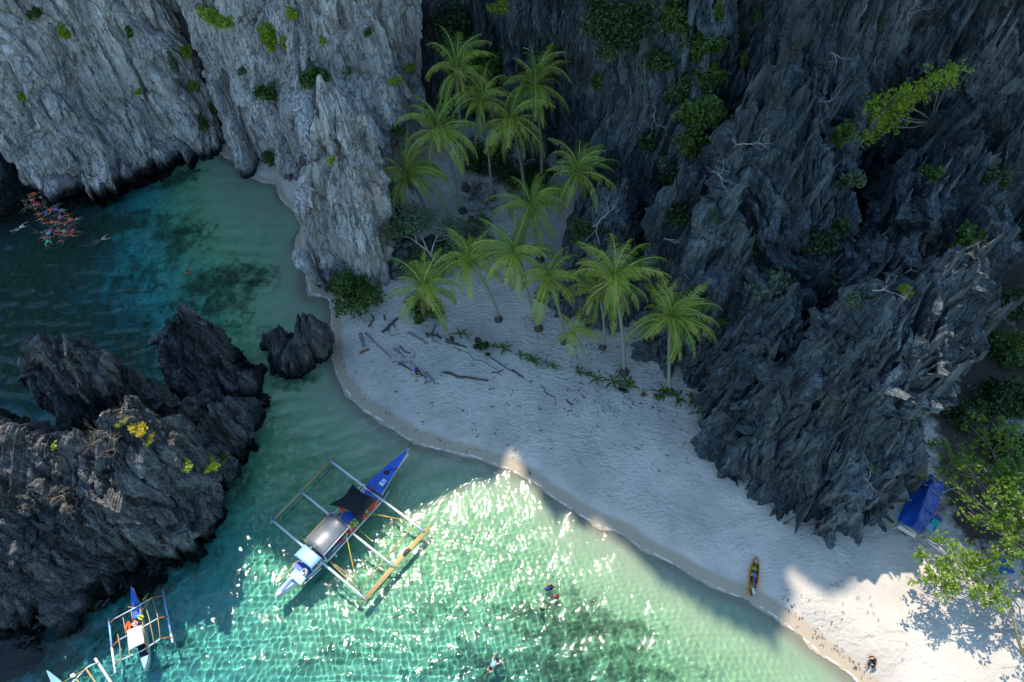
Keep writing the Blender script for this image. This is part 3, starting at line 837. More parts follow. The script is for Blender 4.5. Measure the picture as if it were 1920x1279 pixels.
M_LEAF_Y = leaf_mat("leaf_yellow", (.40, .33, .03), (.65, .52, .06), .4)
M_TWIG = simple_mat("bleached_wood", (.42, .40, .39), .9, .1, .25)
M_BRANCH = simple_mat("branch_bark", (.16, .145, .13), .9, .1, .3)
M_DRYTWIG = simple_mat("dry_scrub", (.40, .31, .22), .9, .1, .3)
M_DRIFT = simple_mat("driftwood", (.20, .19, .185), .9, .1, .35, .6, 6, stretch=(4, 4, 1))
M_DRIFT_D = simple_mat("driftwood_dark", (.075, .068, .06), .9, .1, .4, .6, 6)
M_DRIFT_B = simple_mat("driftwood_brown", (.17, .095, .05), .9, .1, .3, .5, 6)

class MB:
    def __init__(self): self.v = []; self.f = []
    def add(self, vs, fs):
        o = len(self.v)
        self.v += [tuple(map(float, p)) for p in vs]
        self.f += [tuple(i + o for i in f) for f in fs]
    def tube(self, pts, rad, sides=6, cap=True, flat=1.0):
        pts = [Vector(p) for p in pts]
        if not hasattr(rad, '__len__'): rad = [rad] * len(pts)
        vs, fs = [], []
        up = Vector((0, 0, 1))
        prev = None
        for i, p in enumerate(pts):
            d = (pts[min(i + 1, len(pts) - 1)] - pts[max(i - 1, 0)])
            d = d.normalized() if d.length > 1e-9 else Vector((0, 0, 1))
            if prev is None:
                a = d.cross(up)
                if a.length < .1: a = d.cross(Vector((1, 0, 0)))
            else:
                a = prev - d * prev.dot(d)
            a.normalize(); prev = a
            b = d.cross(a)
            for k in range(sides):
                t = 2 * math.pi * k / sides
                vs.append(p + (a * math.cos(t) + b * math.sin(t) * flat) * rad[i])
        n = len(pts)
        for i in range(n - 1):
            for k in range(sides):
                k2 = (k + 1) % sides
                fs.append((i * sides + k, i * sides + k2, (i + 1) * sides + k2, (i + 1) * sides + k))
        if cap:
            fs.append(tuple(range(sides - 1, -1, -1)))
            fs.append(tuple((n - 1) * sides + k for k in range(sides)))
        self.add(vs, fs)
    def slab(self, quad, th=.05, n=1, sag=0.0, curve=None):
        """sheet over 4 corners with thickness; n subdivisions, sag in the middle"""
        q = [Vector(p) for p in quad]
        top, bot = [], []
        nrm = (q[1] - q[0]).cross(q[3] - q[0]).normalized()
        if nrm.z < 0: nrm = -nrm
        for i in range(n + 1):
            for j in range(n + 1):
                u, v = j / n, i / n
                p = (q[0] * (1 - u) + q[1] * u) * (1 - v) + (q[3] * (1 - u) + q[2] * u) * v
                if sag: p = p + Vector((0, 0, -sag * math.sin(math.pi * u) * math.sin(math.pi * v)))
                if curve: p = p + Vector(curve(u, v))
                top.append(p + nrm * th * .5); bot.append(p - nrm * th * .5)
        m = n + 1
        fs = []
        N = m * m
        for i in range(n):
            for j in range(n):
                a = i * m + j
                fs.append((a, a + 1, a + m + 1, a + m)); fs.append((N + a, N + a + m, N + a + m + 1, N + a + 1))
        ring = [j for j in range(m)] + [i * m + n for i in range(1, m)] + [n * m + j for j in range(n - 1, -1, -1)] + [i * m for i in range(n - 1, 0, -1)]
        for k in range(len(ring)):
            a, b = ring[k], ring[(k + 1) % len(ring)]
            fs.append((b, a, N + a, N + b))
        self.add(top + bot, fs)
    def prism(self, outline, z0, z1):
        n = len(outline)
        vs = [(x, y, z0) for x, y in outline] + [(x, y, z1) for x, y in outline]
        fs = [tuple(range(n - 1, -1, -1)), tuple(range(n, 2 * n))] + [(k, (k + 1) % n, n + (k + 1) % n, n + k) for k in range(n)]
        self.add(vs, fs)
    def box(self, c, sx, sy, sz, rz=0.0):
        ca, sa = math.cos(rz), math.sin(rz)
        o = [(-sx / 2, -sy / 2), (sx / 2, -sy / 2), (sx / 2, sy / 2), (-sx / 2, sy / 2)]
        self.prism([(c[0] + x * ca - y * sa, c[1] + x * sa + y * ca) for x, y in o], c[2] - sz / 2, c[2] + sz / 2)
    def ball(self, c, rx, ry=None, rz=None, seg=8, rings=6):
        ry = ry or rx; rz = rz or rx
        vs = [(c[0], c[1], c[2] + rz)]
        for i in range(1, rings):
            t = math.pi * i / rings
            for k in range(seg):
                a = 2 * math.pi * k / seg
                vs.append((c[0] + rx * math.sin(t) * math.cos(a), c[1] + ry * math.sin(t) * math.sin(a), c[2] + rz * math.cos(t)))
        vs.append((c[0], c[1], c[2] - rz))
        fs = [(0, 1 + k, 1 + (k + 1) % seg) for k in range(seg)]
        for i in range(rings - 2):
            for k in range(seg):
                a = 1 + i * seg + k; b = 1 + i * seg + (k + 1) % seg
                fs.append((a, a + seg, b + seg, b))
        l = len(vs) - 1; s = 1 + (rings - 2) * seg
        fs += [(s + k, l, s + (k + 1) % seg) for k in range(seg)]
        self.add(vs, fs)
    def mesh(self, name, mat, origin=(0, 0, 0), smooth_shade=True):
        me = bpy.data.meshes.new(name)
        ox, oy, oz = origin
        me.from_pydata([(a - ox, b - oy, c - oz) for a, b, c in self.v], [], self.f)
        me.materials.append(mat)
        if smooth_shade: me.polygons.foreach_set('use_smooth', [True] * len(me.polygons))
        me.update()
        return me
    def build(self, name, mat, parent=None, smooth_shade=True, origin=None):
        """vertices are given in world space; the object sits at its parent's place"""
        if origin is None: origin = wloc(parent) if parent else (0, 0, 0)
        o = bpy.data.objects.new(name, self.mesh(name, mat, origin, smooth_shade))
        COL.objects.link(o)
        if parent: o.parent = parent
        else: o.location = origin
        return o

def wloc(o):
    l = Vector((0, 0, 0))
    while o:
        l += Vector(o.location); o = o.parent
    return l

def empty(name, loc, label=None, cat=None, group=None):
    o = bpy.data.objects.new(name, None)
    o.location = loc
    o.empty_display_size = .3
    COL.objects.link(o)
    tag(o, label, cat, group)
    return o

def quads_mesh(name, mat, V, parent, tris=False, smooth_shade=False):
    """V: (n, k, 3) polygons of k corners each, world space"""
    n, k = V.shape[:2]
    me = bpy.data.meshes.new(name)
    o = np.array(wloc(parent)) if parent else np.zeros(3)
    me.vertices.add(n * k); me.vertices.foreach_set('co', (V - o).astype(np.float32).ravel())
    me.loops.add(n * k); me.loops.foreach_set('vertex_index', np.arange(n * k, dtype=np.int32))
    me.polygons.add(n); me.polygons.foreach_set('loop_start', np.arange(0, n * k, k, dtype=np.int32))
    me.update(calc_edges=True)
    me.polygons.foreach_set('use_smooth', np.zeros(n, bool))
    me.materials.append(mat)
    ob = bpy.data.objects.new(name, me); COL.objects.link(ob)
    if parent: ob.parent = parent
    return ob

def leaf_quads(C, size, rng, up=.6, elong=1.5):
    """diamond leaves at centres C"""
    n = len(C)
    nrm = rng.normal(size=(n, 3)) + np.array([0, -.15, up * 1.6]); nrm /= np.linalg.norm(nrm, axis=1, keepdims=True)
    a = np.cross(nrm, rng.normal(size=(n, 3))); a /= np.linalg.norm(a, axis=1, keepdims=True)
    b = np.cross(nrm, a)
    s = (size * rng.uniform(.6, 1.3, n))[:, None]
    fold = nrm * s * .18
    return np.stack([C - a * s * elong * .5, C + b * s * .42 + fold - a * s * .1, C + a * s * elong * .55, C - b * s * .42 + fold - a * s * .1], 1)

BPY_DEPS = None
def rock_hit(px, py, objs=None):
    """where the line of sight through a photo pixel meets the rock or the ground"""
    d = ray(px, py); d = Vector(d).normalized()
    best = None
    for o in (objs or ROCKS + [ground]):
        ok, loc, nrm, _ = o.ray_cast(Vector((0, 0, CAM_H)), d)
        if ok:
            t = (loc - Vector((0, 0, CAM_H))).length
            if best is None or t < best[0]: best = (t, loc, nrm)
    if best is None: return Vector(G(px, py)), Vector((0, 0, 1))
    n = best[2]
    if n.dot(d) > 0: n = -n
    return best[1], n

bpy.context.view_layer.update()

# ------------------------------------------------------------------ trees and shrubs
def grow(mb, p, d, L, r, depth, rng, tips, wig=.35, sides=5, spread=.75, kids=(2, 3), shrink=.72, up=.12):
    pts = [Vector(p)]; rad = [r]
    seg = 3
    dd = Vector(d).normalized()
    for i in range(seg):
        dd = (dd + Vector(rng.normal(size=3)) * wig * .4 + Vector((0, 0, up * .5))).normalized()
        pts.append(pts[-1] + dd * L / seg); rad.append(r * (1 - .45 * (i + 1) / seg))
    mb.tube(pts, rad, sides if r > .05 else 3, cap=False)
    if depth == 0:
        tips.append(pts[-1]); tips.append(pts[-2]); return
    if depth == 1: tips.append(pts[-1])
    for k in range(rng.integers(kids[0], kids[1] + 1)):
        ax = Vector(rng.normal(size=3)); ax = (ax - dd * ax.dot(dd)).normalized()
        nd = (dd * math.cos(spread) + ax * math.sin(spread)).normalized()
        st = pts[-1] if k < 2 else pts[-2]
        grow(mb, st, nd, L * shrink * rng.uniform(.8, 1.15), rad[-1] * .85, depth - 1, rng, tips, wig, sides, spread, kids, shrink, up)

def plant(name, base, direction, size, label, cat, group=None, leaf=None, wood=M_BRANCH, leaf_size=.28, per_tip=14, clump=.45, depth=3, seed=0, trunk_r=None, squash=None, kids=(2, 3), spread=.7, up=.12, wig=.35):
    """size: about the reach of the crown from the base, metres"""
    rng = np.random.default_rng(seed + 1000)
    root = empty(name, base, label, cat, group)
    mb = MB(); tips = []
    L0 = size * .42
    r0 = trunk_r or size * .035
    grow(mb, Vector(base) - Vector(direction).normalized() * .3, direction, L0, r0, depth, rng, tips, wig=wig, kids=kids, spread=spread, up=up)
    mb.build("trunk" if cat == "tree" else "branches", wood, root)
    if leaf is not None and per_tip:
        T = np.array([tuple(t) for t in tips])
        C = np.repeat(T, per_tip, 0)
        C = C + rng.normal(size=C.shape) * clump * np.array([1, 1, .7])
        quads_mesh("crown" if cat == "tree" else "foliage", leaf, leaf_quads(C, leaf_size, rng), root)
    return root

def dense(name, c, radii, label, cat, leaf, n=900, leaf_size=.26, seed=0, group=None, clumps=14, wood=M_BRANCH, base=None):
    """leafy mound or crown made of clumps; centre c, radii (x, y, z)"""
    rng = np.random.default_rng(seed + 500)
    base = Vector(base) if base is not None else Vector((c[0], c[1], c[2] - radii[2]))
    root = empty(name, base, label, cat, group)
    cc = rng.normal(size=(clumps, 3)); cc /= np.linalg.norm(cc, axis=1, keepdims=True)
    cc *= rng.uniform(.25, 1.1, (clumps, 1))
    cc[:, 2] = np.abs(cc[:, 2]) * .9 - .25
    cr = rng.uniform(.22, .48, clumps)
    k = rng.integers(0, clumps, n)
    dv = rng.normal(size=(n, 3)); dv /= np.linalg.norm(dv, axis=1, keepdims=True)
    P = cc[k] + dv * (cr[k] * np.abs(rng.normal(.85, .28, n)))[:, None]
    P = P * np.array(radii) + np.array(c)
    quads_mesh("crown" if cat == "tree" else "foliage", leaf, leaf_quads(P, leaf_size, rng, up=.5), root)
    mb = MB()
    for i in range(clumps):
        e = Vector(cc[i] * np.array(radii) + np.array(c))
        m = base.lerp(e, .55) + Vector(rng.normal(size=3)) * .15 * max(radii)
        mb.tube([base, m, e], [.05 * max(radii) ** .5, .035, .012], 4, cap=False)
    mb.build("trunk" if cat == "tree" else "branches", wood, root)
    return root

# ------------------------------------------------------------------ palms
def frond_mesh(name, mat, a0, a1, L, seed, side_droop=.35, dens=50, lf=.95):
    rng = np.random.default_rng(seed)
    ns = 12
    pts = [Vector((0, 0, 0))]; ang = []
    for i in range(ns):
        th = math.radians(a0 + (a1 - a0) * ((i / (ns - 1)) ** 1.15))
        ang.append(th)
        pts.append(pts[-1] + Vector((math.cos(th), .02 * math.sin(i), math.sin(th))) * L / ns)
    ang.append(ang[-1])
    mb = MB()
    mb.tube(pts, [.055 * (1 - .85 * i / ns) + .008 for i in range(ns + 1)], 4, cap=False)
    vs, fs = [], []
    for j in range(dens):
        s = .12 + .87 * j / (dens - 1)
        x = s * ns; i = min(int(x), ns - 1); fr = x - i
        p = pts[i].lerp(pts[i + 1], fr)
        th = ang[i] * (1 - fr) + ang[i + 1] * fr
        fwd = Vector((math.cos(th), 0, math.sin(th)))
        upv = Vector((-math.sin(th), 0, math.cos(th)))
        ln = lf * (math.sin(math.pi * min(1, (s * .93 + .10))) ** .6) * rng.uniform(.85, 1.1)
        if s > .9: ln = lf * .55 * (1.6 - s)
        for sg in (-1, 1):
            if rng.uniform() < .10 + .25 * (math.sin(j * .35 + seed) > .8): continue
            dr = side_droop * rng.uniform(.7, 1.4)
            d1 = (Vector((0, sg, 0)) * .92 + fwd * (.30 + .4 * s) + upv * .10 * rng.uniform(-1, 2)).normalized()
            d2 = (d1 + Vector((0, 0, -dr * 1.6))).normalized()
            d3 = (d2 + Vector((0, 0, -dr * 1.3))).normalized()
            w = .026
            wv = (fwd - d1 * fwd.dot(d1)).normalized() * w
            q1 = p + d1 * ln * .38; q2 = q1 + d2 * ln * .34; q3 = q2 + d3 * ln * .28
            o = len(vs)
            vs += [p - wv * .7, p + wv * .7, q1 + wv, q1 - wv, q2 + wv * .8, q2 - wv * .8, q3]
            fs += [(o, o + 1, o + 2, o + 3), (o + 3, o + 2, o + 4, o + 5), (o + 5, o + 4, o + 6)]
    nr = len(mb.f)
    mb.add(vs, fs)
    me = mb.mesh(name, mat, smooth_shade=False)
    me.materials.append(M_RACHIS)
    me.polygons.foreach_set('material_index', [1] * nr + [0] * (len(me.polygons) - nr))
    return me

FR = {}
for key, mat, a0, a1, L, sdp in [("up", M_FROND, 84, 0, 4.8, .5), ("up2", M_FROND_Y, 76, -35, 5.0, .6), ("mid", M_FROND, 58, -62, 5.3, .8), ("mid2", M_FROND_Y, 48, -70, 5.3, .9),
                                ("low", M_FROND, 28, -80, 5.1, 1.0), ("low2", M_FROND_Y, 14, -84, 5.0, 1.0), ("hang", M_FROND_O, -15, -86, 4.6, .9), ("dead", M_DEADLEAF, -50, -88, 3.4, .6)]:
    FR[key] = frond_mesh("frond", mat, a0, a1, L, len(FR) + 3, sdp)

_n = MB(); _n.ball((0, 0, 0), .15, .15, .19, 6, 4)
NUT = _n.mesh('coconut', M_COCO)

def palm(base_px, crown_px, label, scale=1.0, seed=0, lean=0.0, n=(5, 8, 7, 3), dead=1, gz_add=0.0, base_visible=True):
    rng = np.random.default_rng(seed + 77)
    b = G(*base_px); z0 = gz(b[0], b[1])
    b = G(base_px[0], base_px[1], z0)
    b[2] = z0 - .1
    c = Vector(near_ray(crown_px[0], crown_px[1], b[:2]))
    B = Vector(b)
    root = empty("coconut_palm", B, label, "palm tree", "coconut palms on the beach")
    h = (c - B).length
    mid = B.lerp(c, .5)
    mid += Vector(((B.x - c.x) * .22 + rng.normal() * .25, (B.y - c.y) * .2, .2))
    pts = []
    for i in range(13):
        t = i / 12
        pts.append(B * (1 - t) ** 2 + mid * 2 * t * (1 - t) + c * t * t)
    rad = [.19 * scale * (1 - .35 * i / 12) for i in range(13)]
    mb = MB(); mb.tube(pts, rad, 8)
    mb.build("trunk", M_PTRUNK, root)
    rb = MB(); rb.tube([B + Vector((0, 0, -.3)), B + Vector((0, 0, .12)), pts[0].lerp(pts[1], .45), pts[0].lerp(pts[1], .8)], [.60 * scale, .52 * scale, .32 * scale, .19 * scale], 9)
    rb.build("root_base", M_DRIFT_D, root)
    # crown
    hub = MB(); hub.tube([c - (c - pts[-2]).normalized() * .3, c, c + Vector((0, 0, .5))], [.2 * scale, .26 * scale, .06], 7)
    hub.build("crown_shaft", M_RACHIS, root)
    k0 = rng.uniform(0, 6.28)
    wind = rng.uniform(-.6, .9); sweep = rng.uniform(.1, .45); age = rng.uniform(-.12, .28)
    def put(key, yaw, tilt=0.0, s=1.0):
        yaw = yaw + sweep * math.sin(wind - yaw)
        tilt = tilt + age * .6 - .30 * math.cos(yaw - wind) * sweep
        o = bpy.data.objects.new("frond", FR[key])
        o.parent = root
        o.location = c - B + Vector((0, 0, .15))
        o.rotation_euler = (rng.normal() * .12, tilt, yaw)
        o.scale = (scale * s, scale * s * rng.uniform(.55, 1.15), scale * s * rng.uniform(.8, 1.15))
        COL.objects.link(o)
    g_ = 2.399963
    i = 0
    for cnt, keys in zip([max(1, q + int(rng.integers(-1, 3))) for q in n], (("up", "up2"), ("mid", "mid2", "up2"), ("low", "low2", "mid2"), ("hang", "low2"))):
        for k in range(cnt):
            put(keys[rng.integers(len(keys))], k0 + i * g_ + rng.normal() * .35, rng.normal() * .2, rng.uniform(.72, 1.18)); i += 1
    for k in range(dead): put("dead", rng.uniform(0, 6.28), 0, rng.uniform(.8, 1))
    for k in range(5):
        a = rng.uniform(0, 6.28)
        o = bpy.data.objects.new("coconut", NUT); o.parent = root
        o.location = c - B + Vector((.32 * scale * math.cos(a), .32 * scale * math.sin(a), -rng.uniform(.1, .45)))
        COL.objects.link(o)
    return root

PALMS = [
    ((868, 395), (820, 248), 1.05, "leftmost of the tall palms in front of the pale tower, second lowest crown there"),
    ((873, 352), (857, 138), 1.0, "rear palm with a full crown against the dark gully between the cliffs"),
    ((922, 372), (903, 190), .85, "darker palm half hidden between three taller crowns at the back"),
    ((984, 372), (957, 228), 1.12, "largest bright palm with a hanging brown frond in the centre of the rear group"),
    ((1016, 338), (1003, 162), 1.1, "highest palm of the rear group, standing against the dark cliff"),
    ((800, 410), (764, 332), 1.1, "low spreading palm next to the right side of the pale rock tower"),
    ((1090, 470), (1083, 326), 1.05, "palm with a wide crown right of the rear group near the bare tree"),
    ((1012, 486), (996, 392), 1.0, "dark drooping palm on the sand strip in the middle of the grove"),
    ((935, 598), (879, 492), .9, "palm on the sand leaning left, its root ball beside the dark boulder"),
    ((1010, 616), (964, 482), .95, "leaning palm with one sunlit frond, in front of the dark boulder"),
    ((1058, 640), (1028, 525), .9, "slim leaning palm right of the dark boulder"),
    ((843, 637), (795, 545), .95, "shaggy palm over the driftwood with fronds hanging to the sand"),
    ((1170, 698), (1152, 528), 1.08, "tall straight palm with sunlit yellow inner fronds on open sand"),
    ((1130, 651), (1118, 545), .8, "palm behind the tall straight one, its lower trunk showing beside it"),
    ((1104, 700), (1076, 622), .62, "smallest palm with a short curved trunk on the sand"),
    ((1256, 736), (1256, 600), 1.02, "rightmost palm, thin straight trunk in front of the fluted cliff"),
]
for i, (b, c, s, lab) in enumerate(PALMS):
    palm(b, c, lab, s, i, n=(6, 8, 8, 5) if s > .7 else (4, 5, 4, 1), dead=[2, 1, 1, 4, 2, 2, 1, 2, 3, 3, 2, 4, 3, 1, 0, 2][i])

# seedlings of coconut in a row on the sand
def blade_mesh():
    mb = MB()
    pts = [Vector((0, 0, .0)), Vector((.25, 0, .35)), Vector((.55, 0, .52)), Vector((.88, 0, .50)), Vector((1.1, 0, .38))]
    w = [.03, .07, .11, .09, .01]
    vs = []
    for p, q in zip(pts, w): vs += [p + Vector((0, -q, .03)), p, p + Vector((0, q, .03))]
    fs = []
    for i in range(4):
        a = i * 3
        fs += [(a, a + 1, a + 4, a + 3), (a + 1, a + 2, a + 5, a + 4)]
    mb.add(vs, fs)
    return mb
BL = blade_mesh().mesh("leaf", M_LEAF_M, smooth_shade=False)
BLY = blade_mesh().mesh("leaf", M_DEADLEAF, smooth_shade=False)
seeds = [((862, 629), .9, 9, "palm seedling right of the shaggy palm's root, first of the row"), ((878, 632), .6, 5, "thin yellowish seedling just right of the first one in the row"),
         ((925, 653), .75, 6, "seedling directly right of the dark round bush"), ((945, 657), .95, 9, "spiky seedling between the dark round bush and the tree stump"),
         ((975, 668), .7, 7, "small seedling left of the twin pair near the stump"), ((990, 676), .75, 7, "left one of the twin seedlings beside the stump"),
         ((1001, 681), 1.0, 9, "right and larger one of the twin seedlings beside the stump"), ((1036, 691), .75, 7, "seedling just right of the round tree stump"),
         ((1086, 703), .9, 8, "seedling left of the smallest palm's root"), ((1117, 713), .95, 8, "seedling right of the smallest palm's root"),
         ((1147, 718), 1.1, 8, "wide star shaped seedling left of the leafy clump"), ((1177, 727), 1.15, 9, "tall seedling growing out of a dark leafy clump"),
         ((1243, 740), 1.15, 10, "largest seedling, left of the rightmost palm's root"), ((1269, 750), 1.0, 8, "seedling just right of the rightmost palm's root"),
         ((1298, 753), .95, 8, "last seedling of the row beside the fluted cliff")]
for i, ((x, y), s, n, lab) in enumerate(seeds):
    rng = np.random.default_rng(i)
    p = G(x, y); p[2] = gz(p[0], p[1]); p = G(x, y, p[2])
    r = empty("palm_seedling", p, lab, "seedling", "palm seedlings planted in a row")
    for k in range(n):
        o = bpy.data.objects.new("leaf", BLY if (i == 1 and k % 2) else BL); o.parent = r
        o.rotation_euler = (0, rng.uniform(-.75, .15), k * 2.4 + rng.normal() * .2)
        o.scale = (s * rng.uniform(.8, 1.1),) * 3
        COL.objects.link(o)

# ------------------------------------------------------------------ shrubs and trees on the ground
def on_ground(x, y):
    p = G(x, y)
    return Vector(G(x, y, gz(p[0], p[1])))
def bush_g(x, y, rpx, hz, mat, n, ls, lab, seed, cat="shrub", group=None, name="shrub", clumps=14):
    p = on_ground(x, y)
    s = rpx / FPX * (Vector((0, 0, CAM_H)) - p).length
    return dense(name, (p.x, p.y, p.z + hz * .5), (s, s * .9, hz * .62), lab, cat, mat, n, ls, seed, group, clumps, base=(p.x, p.y, p.z - .05))
bush_g(672, 565, 42, 4.2, M_LEAF_M, 3200, .30, "round dense green bush at the foot of the pale rock tower", 1, clumps=20)
bush_g(795, 592, 30, 2.6, M_LEAF_M, 1500, .28, "green bush half hidden below the shaggy palm", 2)
bush_g(903, 655, 13, 1.4, M_LEAF_D, 500, .22, "small dark round bush in the seedling row", 3, clumps=9)
bush_g(916, 668, 5, .6, M_LEAF_D, 120, .16, "tiny dark bush touching the dark round bush", 4, clumps=5)
bush_g(1168, 731, 7, .5, M_LEAF_D, 180, .16, "low dark leafy clump at the tall seedling's foot", 5, clumps=6)
bush_g(1232, 744, 8, .55, M_LEAF_M, 200, .16, "low leafy clump left of the largest seedling", 6, clumps=6)
bush_g(1206, 741, 6, .45, M_DEADLEAF, 120, .18, "small yellowed withered plant in the seedling row", 7, clumps=5)
bush_g(1312, 772, 9, 1.2, M_LEAF_M, 260, .2, "small shrub where the sand meets the fluted cliff", 8, clumps=8)
bush_g(1435, 892, 17, 1.8, M_LEAF_D, 500, .24, "dark green shrub at the foot of the jagged pinnacle", 9, clumps=9)
bush_g(960, 345, 24, 2.2, M_LEAF_D, 700, .28, "low dark undergrowth between the trunks of the rear palms", 10)
# the pale tree left of the palms
p, _ = rock_hit(815, 485)
plant("tree", p, (0, -.5, .9), 7.2, "pale crooked tree with sparse grey green leaves below the spreading palm", "tree", None, M_LEAF_G, M_TWIG, .22, 16, .5, 4, seed=5, trunk_r=.22, spread=.78, kids=(3, 3))
p, _ = rock_hit(862, 452)
plant('bare_tree', p, (.2, -.4, .9), 4.6, 'bare twiggy bush between the pale crooked tree and the palms', 'tree', None, None, M_TWIG, .2, 0, .3, 4, seed=25, trunk_r=.08, spread=.8, kids=(3, 3))
def rock_bush(x, y, rpx, hz, mat, n, ls, lab, seed):
    p, _ = rock_hit(x, y)
    s = rpx / FPX * (Vector((0, 0, CAM_H)) - p).length
    dense("shrub", (p.x, p.y, p.z + hz * .4), (s, s * .9, hz * .62), lab, "shrub", mat, n, ls, seed, None, 16, base=p)
rock_bush(785, 500, 40, 2.4, M_LEAF_G, 2200, .24, "grey green thicket under the pale crooked tree", 12)
rock_bush(845, 480, 36, 2.0, M_LEAF_G, 1600, .24, "grey green thicket right below the pale crooked tree", 14)
rock_bush(890, 440, 36, 1.8, M_LEAF_G, 1200, .24, "sparse grey shrub right of the pale crooked tree", 13)
rock_bush(752, 440, 26, 2.0, M_LEAF_M, 1000, .26, "green shrub between the rock tower and the pale crooked tree", 15)
rock_bush(1000, 345, 40, 2.2, M_LEAF_D, 1500, .28, "dark undergrowth at the cliff foot right of the rear palms", 16)
rock_bush(905, 300, 46, 2.4, M_LEAF_D, 1800, .28, "dark undergrowth at the cliff foot behind the rear palms", 17)
rock_bush(1095, 440, 26, 1.8, M_LEAF_M, 800, .24, "green shrub at the foot of the bare branching tree", 18)
rock_bush(1020, 560, 20, 1.4, M_LEAF_D, 500, .24, "dark shrub between the boulder and the rock outcrop", 19)
p, _ = rock_hit(1110, 430)
plant("tree", p, (.1, -.5, .9), 7.6, "bare branching tree with few leaves over the rock outcrop", "tree", None, M_LEAF_G, M_TWIG, .18, 4, .4, 4, seed=8, trunk_r=.17, spread=.7)
p = on_ground(1292, 745)
plant("bare_tree", p, (.1, -.2, .6), 4.2, "low leafless bush spreading behind the rightmost palm", "tree", None, None, M_BRANCH, .2, 0, .3, 4, seed=9, trunk_r=.05, spread=.85, kids=(2, 3))

